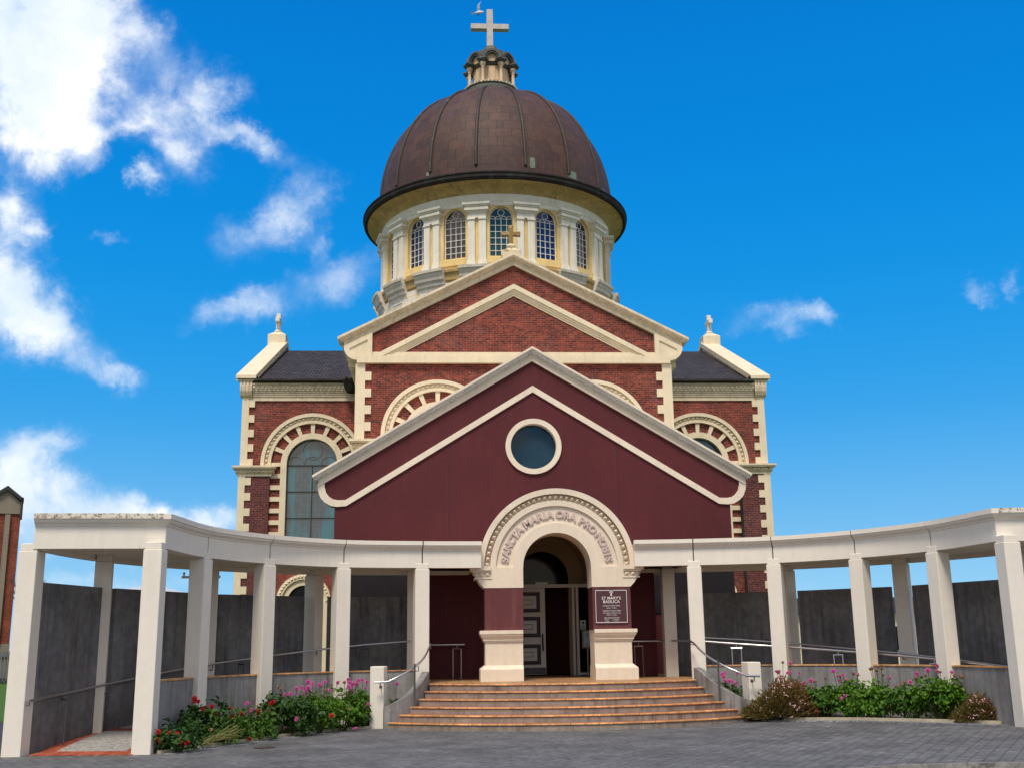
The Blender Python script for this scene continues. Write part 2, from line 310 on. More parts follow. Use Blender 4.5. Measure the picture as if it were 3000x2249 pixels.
def leafmat(name, c, tr=.25):
    m, t, b = new_mat(name); g = _pos(t); p = g.outputs['Position']
    oi = _noise(t, p, 6, 3); cc = _mix(t, _map(t, oi, .3, .7, 0, 1), tuple(x * .55 for x in c), tuple(x * 1.35 for x in c))
    r = _n(t, 'ShaderNodeMath', operation='MULTIPLY'); t.links.new(g.outputs['Random Per Island'], r.inputs[0]); r.inputs[1].default_value = 1
    cc = _mix(t, _map(t, r.outputs[0], 0, 1, 0, .6), cc, (c[0] * 1.9, c[1] * 1.35, c[2] * .9))
    t.links.new(cc, b.inputs['Base Color']); b.inputs['Roughness'].default_value = .5; b.inputs['Specular IOR Level'].default_value = .35
    b.inputs['Subsurface Weight'].default_value = 0
    tl = _n(t, 'ShaderNodeBsdfTranslucent'); t.links.new(cc, tl.inputs[0]); ms = _n(t, 'ShaderNodeMixShader'); ms.inputs[0].default_value = tr
    t.links.new(b.outputs[0], ms.inputs[1]); t.links.new(tl.outputs[0], ms.inputs[2]); t.links.new(ms.outputs[0], t.nodes['Material Output'].inputs[0])
    return m
LEAF_B = leafmat('bright_leaf', (.068, .18, .010)); LEAF_D = leafmat('dark_leaf', (.028, .082, .014)); LEAF_M = leafmat('mid_leaf', (.048, .13, .012))
LEAF_O = leafmat('olive_twig', (.10, .085, .02)); LEAF_R = leafmat('russet_twig', (.19, .09, .042)); STALK = leafmat('pale_stalk', (.16, .19, .05))
STEM = leafmat('green_stem', (.06, .10, .02))
PINK = mat('pink_petal', (.58, .13, .36), rough=.6, var=.22, vs=20, bump=0); MAG = mat('magenta_centre', (.30, .012, .10), bump=0, var=.2)
RED = mat('red_petal', (.52, .012, .012), rough=.6, var=.25, vs=20, bump=0); DRED = mat('dark_red_centre', (.2, .004, .006), bump=0)
SEEDH = mat('dry_seed_head', (.19, .085, .04), bump=0, var=.3, vs=30); PALEP = mat('pale_pink_floret', (.72, .42, .45), bump=0, var=.15)
YEL = mat('yellow_eye', (.6, .4, .03), bump=0)

# ------------------------------------------------------------------ mesh helpers
class MB:
    def __init__(s): s.v = []; s.f = []
    def add(s, vs, fs):
        o = len(s.v); s.v += [tuple(v) for v in vs]; s.f += [tuple(i + o for i in f) for f in fs]; return s
    def box(s, x0, x1, y0, y1, z0, z1):
        if x0 > x1: x0, x1 = x1, x0
        v = [(x0, y0, z0), (x1, y0, z0), (x1, y1, z0), (x0, y1, z0), (x0, y0, z1), (x1, y0, z1), (x1, y1, z1), (x0, y1, z1)]
        return s.add(v, [(0, 3, 2, 1), (4, 5, 6, 7), (0, 1, 5, 4), (1, 2, 6, 5), (2, 3, 7, 6), (3, 0, 4, 7)])
    def obox(s, c, ax, hx, hy, z0, z1, taper=1.0):
        """box standing at c with its x axis along unit 2-d vector ax"""
        ay = (-ax[1], ax[0]); v = []
        for z, k in ((z0, 1), (z1, taper)):
            for a, b in ((-1, -1), (1, -1), (1, 1), (-1, 1)):
                v.append((c[0] + ax[0] * a * hx * k + ay[0] * b * hy * k, c[1] + ax[1] * a * hx * k + ay[1] * b * hy * k, z))
        return s.add(v, [(0, 3, 2, 1), (4, 5, 6, 7), (0, 1, 5, 4), (1, 2, 6, 5), (2, 3, 7, 6), (3, 0, 4, 7)])
    def prism(s, poly, y0, y1, holes=(), axis='y'):
        """polygon in x,z extruded along y (or in y,z along x, or x,y along z), holes cut right through"""
        def P(a, b, d): return (a, d, b) if axis == 'y' else ((d, a, b) if axis == 'x' else (a, b, d))
        loops = [list(poly)] + [list(h) for h in holes]
        flat = [p for l in loops for p in l]
        tri = tessellate_polygon([[Vector((p[0], p[1], 0)) for p in l] for l in loops])
        n = len(flat)
        vs = [P(p[0], p[1], y0) for p in flat] + [P(p[0], p[1], y1) for p in flat]
        fs = [tuple(t) for t in tri] + [tuple(i + n for i in reversed(t)) for t in tri]
        o = 0
        for l in loops:
            k = len(l)
            for i in range(k):
                j = (i + 1) % k; fs.append((o + i, o + j, o + j + n, o + i + n))
            o += k
        return s.add(vs, fs)
    def tube(s, pts, r, n=8, caps=True, r1=None):
        pts = [Vector(p) for p in pts]; k = len(pts); vs = []; fs = []; up = Vector((0, 0, 1)); prev = None
        for i, p in enumerate(pts):
            t = (pts[min(i + 1, k - 1)] - pts[max(i - 1, 0)]).normalized()
            a = t.cross(up if abs(t.z) < .95 else Vector((1, 0, 0))) if prev is None else prev - t * prev.dot(t)
            a = a.normalized(); prev = a; b = t.cross(a); rr = r if r1 is None else r + (r1 - r) * i / (k - 1)
            for q in range(n):
                th = 2 * pi * q / n; vs.append(p + a * (rr * cos(th)) + b * (rr * sin(th)))
        for i in range(k - 1):
            for q in range(n):
                fs.append((i * n + q, i * n + (q + 1) % n, (i + 1) * n + (q + 1) % n, (i + 1) * n + q))
        if caps: fs += [tuple(reversed(range(n))), tuple(range((k - 1) * n, k * n))]
        return s.add(vs, fs)
    def lathe(s, prof, c=(0, 0), n=64, a0=0, a1=2 * pi):
        full = abs(a1 - a0 - 2 * pi) < 1e-6; k = n if full else n + 1; vs = []; fs = []
        for i in range(k):
            th = a0 + (a1 - a0) * i / n
            for r, z in prof: vs.append((c[0] + r * sin(th), c[1] - r * cos(th), z))
        m_ = len(prof)
        for i in range(n):
            j = (i + 1) % k
            for q in range(m_ - 1): fs.append((i * m_ + q, j * m_ + q, j * m_ + q + 1, i * m_ + q + 1))
        if not full: fs += [tuple(range(m_)), tuple(reversed(range((k - 1) * m_, k * m_)))]
        return s.add(vs, fs)
    def arch(s, cx, cz, r0, r1, y0, y1, a0=0, a1=pi, n=32):
        """ring sector standing in x,z, extruded along y"""
        vs = []; fs = []
        for i in range(n + 1):
            a = a0 + (a1 - a0) * i / n
            for r, y in ((r0, y0), (r1, y0), (r1, y1), (r0, y1)): vs.append((cx + r * cos(a), y, cz + r * sin(a)))
        for i in range(n):
            for q in range(4): fs.append((i * 4 + q, (i + 1) * 4 + q, (i + 1) * 4 + (q + 1) % 4, i * 4 + (q + 1) % 4))
        full = abs(a1 - a0 - 2 * pi) < 1e-6
        if not full: fs += [(3, 2, 1, 0), tuple(n * 4 + q for q in range(4))]
        return s.add(vs, fs)
    def stud(s, c, u, v, nrm, hu, hv, h):
        c, u, v, nrm = (Vector(x) for x in (c, u, v, nrm))
        q = [c - u * hu - v * hv, c + u * hu - v * hv, c + u * hu + v * hv, c - u * hu + v * hv, c + nrm * h]
        return s.add(q, [(0, 1, 4), (1, 2, 4), (2, 3, 4), (3, 0, 4), (3, 2, 1, 0)])
    def archstuds(s, cx, cz, r, hr, y, h, n, a0=0, a1=pi):
        da = (a1 - a0) / n
        for i in range(n):
            a = a0 + (i + .5) * da
            s.stud((cx + r * cos(a), y, cz + r * sin(a)), (-sin(a), 0, cos(a)), (cos(a), 0, sin(a)), (0, -1, 0), r * da * .47, hr, h)
        return s
    def sweep(s, path, prof, sg=1):
        """profile (d, z) carried along a plan path; d is measured along sg * left normal; mitred"""
        k = len(path); m_ = len(prof); vs = []; fs = []
        for i, p in enumerate(path):
            ts = []
            if i > 0: ts.append((Vector(path[i]) - Vector(path[i - 1])).normalized())
            if i < k - 1: ts.append((Vector(path[i + 1]) - Vector(path[i])).normalized())
            ns = [Vector((-t.y, t.x)) * sg for t in ts]
            nn_ = sum(ns, Vector((0, 0))).normalized(); sc_ = 1 / max(.3, nn_.dot(ns[0]))
            for d, z in prof:
                zz = z[i] if isinstance(z, (list, tuple)) else z
                vs.append((p[0] + nn_.x * d * sc_, p[1] + nn_.y * d * sc_, zz))
        for i in range(k - 1):
            for q in range(m_): fs.append((i * m_ + q, i * m_ + (q + 1) % m_, (i + 1) * m_ + (q + 1) % m_, (i + 1) * m_ + q))
        fs += [tuple(range(m_)), tuple(reversed(range((k - 1) * m_, k * m_)))]
        return s.add(vs, fs)
    def xf(s, M, i0=0):
        s.v[i0:] = [tuple(M @ Vector(v)) for v in s.v[i0:]]; return s
    def mirror(s):
        """a copy mirrored in x"""
        o = MB(); o.v = [(-a, b, c) for a, b, c in s.v]; o.f = [tuple(reversed(f)) for f in s.f]; return o
ORG = {}
def tag(o, label, cat, group=None):
    o['label'] = label; o['category'] = cat
    if group: o['group'] = group
    return o
def thing(name, label, cat, loc=(0, 0, 0), group=None):
    o = bpy.data.objects.new(name, None); col.objects.link(o); o.location = loc; o.empty_display_size = .3
    ORG[o] = Vector(loc); return tag(o, label, cat, group)
def mesh(name, mb, mt_, off=None, smooth=None):
    me = bpy.data.meshes.new(name)
    vs = mb.v if off is None else [(a - off.x, b - off.y, c - off.z) for a, b, c in mb.v]
    me.from_pydata(vs, [], mb.f); me.update()
    bm = bmesh.new(); bm.from_mesh(me); bmesh.ops.recalc_face_normals(bm, faces=bm.faces); bm.to_mesh(me); bm.free()
    me.materials.append(mt_)
    if smooth is not None:
        me.polygons.foreach_set('use_smooth', [True] * len(me.polygons)); me.set_sharp_from_angle(angle=R(smooth))
    return me
def part(name, mb, mt_, parent, smooth=None, label=None, bevel=0):
    off = ORG[parent]; o = bpy.data.objects.new(name, mesh(name, mb, mt_, off, smooth)); col.objects.link(o)
    o.parent = parent; ORG[o] = off
    if label: o['label'] = label
    if bevel:
        b = o.modifiers.new('bevel', 'BEVEL'); b.width = bevel; b.segments = 2; b.limit_method = 'ANGLE'
    return o
def solo(name, mb, mt_, label, cat, group=None, smooth=None, bevel=0):
    o = bpy.data.objects.new(name, mesh(name, mb, mt_, None, smooth)); col.objects.link(o); ORG[o] = Vector((0, 0, 0))
    if bevel:
        b = o.modifiers.new('bevel', 'BEVEL'); b.width = bevel; b.segments = 2; b.limit_method = 'ANGLE'
    return tag(o, label, cat, group)
def struct(name, mb, mt_, kind='structure', smooth=None):
    o = bpy.data.objects.new(name, mesh(name, mb, mt_, None, smooth)); col.objects.link(o); o['kind'] = kind; ORG[o] = Vector((0, 0, 0)); return o
def archpoly(cx, cz, r, zb, n=28):
    return [(cx - r, zb)] + [(cx - r * cos(pi * i / n), cz + r * sin(pi * i / n)) for i in range(n + 1)] + [(cx + r, zb)]
def circ(cx, cz, r, n=48): return [(cx + r * cos(2 * pi * i / n), cz + r * sin(2 * pi * i / n)) for i in range(n)]
def text_mb(s, size, ext, off=0.0, align='CENTER', spacing=1.0):
    cu_ = bpy.data.curves.new('t', 'FONT'); cu_.body = s; cu_.size = size; cu_.extrude = ext; cu_.offset = off; cu_.align_x = align; cu_.space_character = spacing; cu_.resolution_u = 3
    ob = bpy.data.objects.new('t', cu_); col.objects.link(ob)
    dg = bpy.context.evaluated_depsgraph_get(); me = bpy.data.meshes.new_from_object(ob.evaluated_get(dg))
    b = MB(); b.add([v.co[:] for v in me.vertices], [tuple(p.vertices) for p in me.polygons])
    bpy.data.objects.remove(ob); bpy.data.curves.remove(cu_); bpy.data.meshes.remove(me); return b

# ------------------------------------------------------------------ basilica
DX, DY = 0.0, 28.8
bas = thing('basilica', 'red brick domed basilica with cream trim and a stone cross on top', 'church', (DX, DY, 0))
def chevron(mb, zt, s, d0, d1, xe, y0, y1, zc=None):
    if zc is None:
        mb.prism([(-xe, zt - d0 - s * xe), (0, zt - d0), (xe, zt - d0 - s * xe), (xe, zt - d1 - s * xe), (0, zt - d1), (-xe, zt - d1 - s * xe)], y0, y1)
    else:
        xo = (zt - d0 - zc) / s; xi = (zt - d1 - zc) / s
        mb.prism([(-xo, zc), (0, zt - d0), (xo, zc), (xi, zc), (0, zt - d1), (-xi, zc)], y0, y1)
def sym(mb):
    o = mb.mirror(); return MB().add(mb.v, mb.f).add(o.v, o.f)
# nave front
NH = [archpoly(c, 9.55, 1.06, 7.2) for c in (-3.0, 3.0)]
b = MB().prism([(-6.15, 0), (-6.15, 13.2), (0, 16.42), (6.15, 13.2), (6.15, 0)], 14.6, 15.1, NH)
b.prism([(-6.1, 0), (-6.1, 13.1), (0, 16.3), (6.1, 13.1), (6.1, 0)], 15.1, 40)
part('nave_wall', b, BRICK, bas)
b = MB().prism([(0, 16.78), (6.74, 13.34), (6.74, 13.18), (0, 16.5), (-6.74, 13.18), (-6.74, 13.34)], 15.0, 40)
part('nave_roof', b, SLATE, bas)
b = MB(); S_ = .509
chevron(b, 16.87, S_, 0, .10, 6.86, 14.24, 15.3); chevron(b, 16.87, S_, .10, .15, 6.82, 14.27, 15.2); chevron(b, 16.87, S_, .15, .21, 6.76, 14.33, 15.2)
chevron(b, 16.87, S_, .21, .25, 6.70, 14.39, 15.2); chevron(b, 16.87, S_, .25, .44, 6.63, 14.46, 15.2)
part('gable_cornice', b, CREAM_SH, bas)
b = MB(); zt = 15.62; s2 = .535
chevron(b, zt, s2, 0, .2, 0, 14.43, 14.75, 12.66); chevron(b, zt, s2, .2, .29, 0, 14.48, 14.75, 12.66); chevron(b, zt, s2, .29, .37, 0, 14.52, 14.75, 12.66); chevron(b, zt, s2, .37, .46, 0, 14.56, 14.75, 12.66)
part('pediment_moulding', b, CREAM, bas)
b = MB().box(-6.12, 6.12, 14.405, 14.8, 12.39, 12.66).box(-5.54, 5.54, 14.5, 14.8, 12.66, 12.84).box(-5.54, 5.54, 14.46, 14.8, 12.66, 12.72)
part('frieze_band', b, CREAM, bas)
kc = [(6.63, 13.04), (6.62, 12.9), (6.56, 12.76), (6.46, 12.64), (6.34, 12.56), (6.2, 12.515), (6.1, 12.5)]
zr = lambda x: 16.87 - .44 - S_ * x
for s in (1, -1):
    poly = [(5.54, 12.5), (5.54, zr(5.54))] + [(6.63, zr(6.63))] + kc
    hole = [(5.72, 12.68), (5.72, zr(5.72) - .2), (6.42, zr(6.42) - .2), (6.38, 12.84), (6.28, 12.74), (6.12, 12.68)]
    b = MB().prism(poly, 14.42, 14.9, [hole]).prism(hole, 14.47, 14.85)
    b.prism([(6.1, 12.5)] + list(reversed(kc[:-1])) + [(6.8, 13.3), (6.1, 13.5)], 14.9, 20.4)
    for k in range(14): b.box(6.2, 6.5, 15.2 + k * .36, 15.36 + k * .36, 12.40, 12.60)
    part('gable_knee', b if s > 0 else b.mirror(), CREAM, bas)
    b = MB().box(5.80, 6.17, 14.52, 15.4, 9.40, 12.39)
    for k in range(5):
        z1 = 12.055 - k * .655
        if z1 - .33 > 9.3: b.box(5.56, 5.80, 14.525, 14.7, z1 - .33, z1); b.box(6.10, 6.175, 15.4, 15.62, z1 - .33, z1)
    b.box(5.56, 6.17, 14.53, 15.4, 6.0, 9.09)
    part('corner_quoin', b if s > 0 else b.mirror(), CREAM, bas)
    b = MB().box(5.10, 6.34, 14.24, 15.0, 9.31, 9.40).box(5.16, 6.28, 14.32, 15.0, 9.26, 9.31).box(5.22, 6.22, 14.42, 15.0, 9.09, 9.26)
    for k in range(6): b.stud((5.31 + k * .165, 14.42, 9.185), (1, 0, 0), (0, 0, 1), (0, -1, 0), .078, .07, .09)
    part('string_course', b if s > 0 else b.mirror(), CREAM_SH, bas)
def surround(cx, cz, y, leg):
    b = MB().arch(cx, cz, 2.02, 2.17, y - .20, y + .05, n=48).arch(cx, cz, 1.86, 2.02, y - .10, y + .05, n=48).arch(cx, cz, 1.74, 1.86, y - .14, y + .05, n=48).arch(cx, cz, 1.07, 1.32, y - .09, y + .3, n=48)
    for sx in (-1, 1):
        for r0_, r1_, d in ((2.02, 2.17, .2), (1.86, 2.02, .1), (1.74, 1.86, .14)):
            b.box(cx + sx * r0_, cx + sx * r1_, y - d, y + .05, cz - leg, cz)
        b.box(cx + sx * 1.07, cx + sx * 1.86, y - .075, y + .05, cz - leg, cz + .04)
    for a in (22.5, 45, 67.5, 90, 112.5, 135, 157.5):
        a = R(a); u = Vector((cos(a), 0, sin(a))); v = Vector((-sin(a), 0, cos(a))); c0 = Vector((cx, 0, cz)); q = []
        for yy in (y - .085, y + .05):
            for rr, hw in ((1.30, .075), (1.76, .095)):
                for k in (-1, 1): p = c0 + u * rr + v * (hw * k); q.append((p.x, yy, p.z))
        b.add(q, [(0, 1, 3, 2), (4, 6, 7, 5), (0, 2, 6, 4), (1, 5, 7, 3), (2, 3, 7, 6), (0, 4, 5, 1)])
    st = MB().archstuds(cx, cz, 1.94, .075, y - .10, .085, 31)
    return b, st
for cx in (-3.0, 3.0):
    b, st = surround(cx, 9.55, 14.6, .15); o = part('arch_surround', b, CREAM, bas); part('stud_band', st, CREAM_SH, o)
    part('window_pane', MB().prism(archpoly(cx, 9.55, 1.1, 7.1), 14.9, 14.95), G_BIG, bas)
# cross on the front gable
f = part('gable_finial', MB().box(-.44, .32, 14.6, 15.3, 16.6, 17.12).add([(-.40, 14.64, 17.12), (.28, 14.64, 17.12), (.28, 15.26, 17.12), (-.40, 15.26, 17.12), (-.2, 14.8, 17.27), (.08, 14.8, 17.27), (.08, 15.1, 17.27), (-.2, 15.1, 17.27)], [(0, 1, 5, 4), (1, 2, 6, 5), (2, 3, 7, 6), (3, 0, 4, 7), (4, 5, 6, 7)]), LICHEN, bas, bevel=.02)
part('ball', MB().lathe([(0, 17.24), (.12, 17.26), (.19, 17.34), (.19, 17.38), (.12, 17.46), (0, 17.48)], (-.06, 14.95), 20), LICHEN, f, smooth=60)
b = MB().prism([(-.16, 17.46), (.04, 17.46), (.03, 17.78), (.06, 17.83), (.33, 17.81), (.33, 18.0), (.05, 17.98), (.05, 18.27), (-.17, 18.27), (-.17, 17.98), (-.45, 18.0), (-.45, 17.81), (-.18, 17.83), (-.15, 17.78)], 14.87, 15.05)
part('cross', b, GOLDX, f, bevel=.02)
# transepts
for s in (-1, 1):
    fl = (lambda m_: m_) if s > 0 else (lambda m_: m_.mirror())
    CX, CZ = 8.41, 9.41
    hol = [archpoly(CX, CZ, 1.085, 6.1), archpoly(8.6, 3.6, .66, .9)]
    b = MB().prism([(6.1, 0), (6.1, 12.95), (11.42, 12.95), (11.42, 0)], 20.2, 20.62, hol)
    b.prism([(20.62, 0), (20.62, 12.95), (28.8, 16.45), (37, 12.95), (37, 0)], 6.0, 11.42, axis='x')
    part('transept_wall', fl(b), BRICK, bas)
    b = MB().box(10.17, 11.44, 20.02, 20.3, 0, 8.86)
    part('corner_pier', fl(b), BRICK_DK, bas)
    b = MB().prism([(19.98, 12.98), (28.8, 16.72), (37.6, 12.98), (37.6, 12.84), (28.8, 16.56), (19.98, 12.84)], 5.5, 10.95, axis='x')
    part('transept_roof', fl(b), SLATE, bas)
    b = MB().prism([(19.84, 13.25), (28.8, 17.2), (37.8, 13.25), (37.8, 12.98), (28.8, 16.93), (19.84, 12.98)], 10.86, 11.73, axis='x')
    b.prism([(20.25, 13.02), (28.8, 16.9), (37.4, 13.02), (37.4, 12.3), (28.8, 16.2), (20.25, 12.3)], 10.96, 11.46, axis='x')
    b.box(10.86, 11.73, 19.80, 20.6, 13.07, 13.24).box(10.93, 11.66, 19.84, 20.6, 12.99, 13.07)
    part('gable_coping', fl(b), CREAM, bas, bevel=.015)
    sh = [(20.2, 12.29), (20.12, 12.29), (20.0, 12.38), (19.92, 12.55), (19.89, 12.75), (19.89, 12.99), (20.2, 12.99)]
    sh2 = [(y + .03, z) for y, z in sh]
    b = MB().prism(sh2, 11.04, 11.56, axis='x')
    for k in range(4): b.prism(sh, 11.04 + k * .149, 11.11 + k * .149, axis='x')
    part('eaves_bracket', fl(b), CREAM_SH, bas)
    b = MB().box(6.0, 11.03, 19.98, 20.4, 12.58, 12.9).box(6.0, 11.03, 19.92, 20.4, 12.82, 12.9).box(6.0, 11.03, 20.03, 20.4, 12.5, 12.58).box(6.0, 11.03, 20.07, 20.4, 12.42, 12.5).box(6.0, 11.03, 20.10, 20.4, 12.34, 12.42).box(6.0, 11.42, 20.14, 20.4, 12.16, 12.34)
    o = part('eaves_cornice', fl(b), CREAM_SH, bas)
    b = MB()
    for k in range(27): b.stud((6.2 + k * .183, 19.98, 12.70), (1, 0, 0), (0, 0, 1), (0, -1, 0), .088, .09, .09)
    part('stud_band', fl(b), CREAM_SH, o)
    part('roof_gutter', fl(MB().prism([(19.98, 13.06), (19.78, 13.06), (19.74, 12.97), (19.80, 12.90), (19.98, 12.90)], 6.0, 10.95, axis='x')), GUTTER, bas)
    b = MB().box(11.17, 11.47, 20.12, 20.7, 9.28, 12.29)
    for z1 in (12.2, 11.53, 10.89, 10.26, 9.62): b.box(10.93, 11.17, 20.13, 20.3, z1 - .32, z1)
    b.box(11.2, 11.485, 19.98, 20.7, 0, 8.86)
    for k in range(9): b.box(10.95, 11.2, 19.985, 20.2, 8.79 - .65 * k - .32, 8.79 - .65 * k)
    part('corner_quoin', fl(b), CREAM, bas)
    b = MB().box(9.90, 11.73, 19.76, 20.5, 9.2, 9.28).box(9.94, 11.69, 19.82, 20.5, 9.13, 9.2).box(9.98, 11.60, 19.93, 20.5, 8.97, 9.13).box(10.08, 11.54, 19.97, 20.5, 8.85, 8.97)
    for k in range(9): b.stud((10.08 + k * .178, 19.93, 9.05), (1, 0, 0), (0, 0, 1), (0, -1, 0), .085, .075, .09)
    part('string_course', fl(b), CREAM_SH, bas)
    b, st = surround(CX, CZ, 20.2, .12)
    for sx in (-1, 1):
        b.box(CX + sx * 1.075, CX + sx * 1.33, 20.11, 20.5, 6.0, CZ)
        for k in range(7): b.box(CX + sx * 1.33, CX + sx * 1.76, 20.125, 20.4, 8.97 - .495 * k - .19, 8.97 - .495 * k)
    b.box(CX - 1.5, CX + 1.5, 20.05, 20.5, 5.9, 6.1)
    o = part('arch_surround', fl(b), CREAM, bas); part('stud_band', fl(st), CREAM_SH, o)
    g = part('arched_window', fl(MB().prism(archpoly(CX, CZ, 1.1, 6.05), 20.38, 20.42)), G_BIG, bas)
    b = MB().box(CX - 1.08, CX + 1.08, 20.34, 20.37, 9.33, 9.375).box(CX - .02, CX + .02, 20.345, 20.375, 6.1, 9.35)
    for z in (8.22, 7.09): b.box(CX - 1.08, CX + 1.08, 20.34, 20.37, z - .02, z + .02)
    part('glazing_bar', fl(b), DARKBAR, g)
    b = MB()
    for dx in (-.72, 0, .72): b.arch(CX + dx, 9.38, .35, .365, 20.355, 20.375, n=20)
    b.arch(CX, 10.02, .40, .415, 20.355, 20.375, 0, 2 * pi, 28)
    part('tracery', fl(b), TIMBER, g)
    b = MB().arch(8.6, 3.6, .9, 1.13, 20.0, 20.3, n=32).arch(8.6, 3.6, .66, .9, 20.08, 20.5, n=32)
    for sx in (-1, 1): b.box(8.6 + sx * .66, 8.6 + sx * 1.13, 20.03, 20.3, .5, 3.6)
    b.archstuds(8.6, 3.6, 1.02, .06, 20.0, .06, 22)
    part('lower_arch', fl(b), CREAM, bas)
    part('lower_pane', fl(MB().prism(archpoly(8.6, 3.6, .7, .6), 20.42, 20.46)), G_DK, bas)
    f = part('gable_finial', fl(MB().box(10.93, 11.85, 28.4, 29.2, 16.85, 17.5).add([(10.95, 28.42, 17.5), (11.83, 28.42, 17.5), (11.83, 29.18, 17.5), (10.95, 29.18, 17.5), (11.2, 28.6, 17.66), (11.56, 28.6, 17.66), (11.56, 29.0, 17.66), (11.2, 29.0, 17.66)], [(0, 1, 5, 4), (1, 2, 6, 5), (2, 3, 7, 6), (3, 0, 4, 7), (4, 5, 6, 7)])), CREAM, bas, bevel=.02)
    part('ball', fl(MB().lathe([(0, 17.6), (.14, 17.63), (.2, 17.72), (.19, 17.77), (.1, 17.86), (0, 17.9)], (11.38, 28.8), 20)), WHITE, f, smooth=60)
    c = [(28.7, 17.86), (28.9, 17.86), (28.88, 18.2), (29.22, 18.18), (29.22, 18.42), (28.89, 18.4), (28.9, 18.7), (28.7, 18.7), (28.71, 18.4), (28.38, 18.42), (28.38, 18.18), (28.72, 18.2)]
    part('cross', fl(MB().prism(c, 11.27, 11.49, axis='x')), WHITE, f, bevel=.02)
part('rainwater_head', MB().lathe([(0, 12.40), (.2, 12.42), (.3, 12.6), (.36, 12.85), (.38, 12.88), (.38, 12.98), (0, 13.02)], (-6.75, 19.72), 24).tube([(-6.95, 19.5, 12.95), (-6.95, 19.3, 13.0)], .05), GUTTER, bas, smooth=40)
part('downpipe', MB().tube([(10.12, 19.95, 0), (10.12, 19.95, 8.6)], .06), GUTTER, bas)
# drum and dome: one bay is built, the others are turned copies
def turned(name, mb, mt_, k0, ks=range(16), subs=(), smooth=None, mats=None):
    """mb is built facing -Y round the dome axis; one child for every bay"""
    me = mesh(name, mb, mt_, None, smooth); sm = [(n_, mesh(n_, b_, m_)) for n_, b_, m_ in subs]; res = []
    for k in ks:
        o = bpy.data.objects.new(name, me); col.objects.link(o); o.parent = bas; o.rotation_euler.z = R(k0 + 22.5 * k)
        if mats: o.data = me.copy(); o.data.materials[0] = mats(k)
        for n_, me_ in sm:
            c = bpy.data.objects.new(n_, me_); col.objects.link(c); c.parent = o
        res.append(o)
    return res
part('drum_base', MB().lathe([(0, 14.5), (6.0, 14.5), (6.0, 18.7), (6.1, 18.75), (6.15, 19.05), (6.25, 19.1), (6.28, 19.22), (5.6, 19.3)], (DX, DY), 96), OCHRE_DK, bas, smooth=30)
hw = 5.88 * math.tan(R(11.25)) + .002
b = MB().prism([(-hw, 19.2), (-hw, 22.6), (hw, 22.6), (hw, 19.2)], -5.88, -5.48, [archpoly(0, 21.85, .57, 19.87)])
b.box(-.75, .75, -5.95, -5.6, 19.5, 19.78)
turned('drum_wall_bay', b, OCHRE, 0)
bar = MB()
for x in (-.27, 0, .27): bar.box(x - .014, x + .014, -5.690, -5.660, 19.85, 21.83)
for k in range(6): z = 20.2 + k * .325; bar.box(-.56, .56, -5.692, -5.662, z - .012, z + .012)
for sx in (-1, 1): bar.box(sx * .53, sx * .57, -5.700, -5.660, 19.85, 21.85)
bar.arch(0, 21.85, .53, .57, -5.700, -5.66).arch(0, 22.16, .145, .17, -5.690, -5.665, 0, 2 * pi, 20)
for x in (-.405, -.135, .135, .405): bar.arch(x, 21.83, .125, .148, -5.690, -5.665, n=12)
wm = {0: G_GR, 1: G_BL, 15: G_BR, 2: G_PU, 14: G_PU}
turned('drum_window', MB().prism(archpoly(0, 21.85, .58, 19.84), -5.655, -5.62), G_PU, 0, subs=[('glazing_bar', bar, BAR)], mats=lambda k: wm.get(k, G_PU))
b = MB()
b.box(.10, .44, -6.10, -5.6, 19.66, 21.98).box(.075, .475, -6.15, -5.6, 19.5, 19.60).box(.06, .49, -6.18, -5.6, 19.3, 19.5).box(.085, .46, -6.13, -5.6, 19.6, 19.66).box(.07, .47, -6.15, -5.6, 21.68, 21.76)
turned('pilaster', b, DWHITE, 11.25); turned('pilaster', b.mirror(), DWHITE, 11.25)
b = MB().box(-.445, .445, -6.105, -5.6, 21.77, 22.0).box(-.49, .49, -6.15, -5.6, 22.0, 22.06).box(-.53, .53, -6.2, -5.6, 22.06, 22.12).box(-.59, .59, -6.27, -5.6, 22.12, 22.24).box(-.55, .55, -6.22, -5.6, 22.24, 22.31).box(-.60, .60, -6.28, -5.6, 22.31, 22.38).box(-.67, .67, -6.35, -5.6, 22.38, 22.5)
turned('entablature_block', b, DWHITE, 11.25)
a7 = R(7.5)
b = MB().lathe([(5.7, 18.3), (6.08, 18.3), (6.12, 18.45), (6.2, 18.55), (6.22, 18.68), (6.33, 18.78), (6.36, 18.92), (6.42, 19.0), (6.46, 19.1), (6.52, 19.14), (6.54, 19.27), (5.7, 19.34)], (0, 0), 10, -a7, a7)
turned('cornice_block', b, DLEDGE, 11.25, smooth=20)
b = MB().box(-.7, .7, -6.06, -5.5, 16.5, 18.3).box(-.46, .46, -6.09, -6.0, 18.16, 18.22).box(-.46, -.40, -6.09, -6.0, 17.5, 18.16).box(.40, .46, -6.09, -6.0, 17.5, 18.16).box(-.46, .46, -6.09, -6.0, 17.44, 17.5)
gr = MB().box(-.32, .32, -6.075, -6.0, 17.68, 18.05); gb = MB()
for k in range(4): gb.box(-.23 + k * .135, -.175 + k * .135, -6.10, -6.05, 17.68, 18.05)
turned('vent_panel', b, DWHITE, 11.25, subs=[('vent_recess', gr, DARKIN), ('vent_bar', gb, DWHITE)])
b = MB().box(-.52, .52, -6.05, -5.5, 16.5, 18.62).box(-.3, .3, -6.085, -6.0, 17.6, 18.3); fr = MB().prism([(-.36, 17.54), (.36, 17.54), (.36, 18.36), (-.36, 18.36)], -6.075, -6.03, [[(-.3, 17.6), (.3, 17.6), (.3, 18.3), (-.3, 18.3)]])
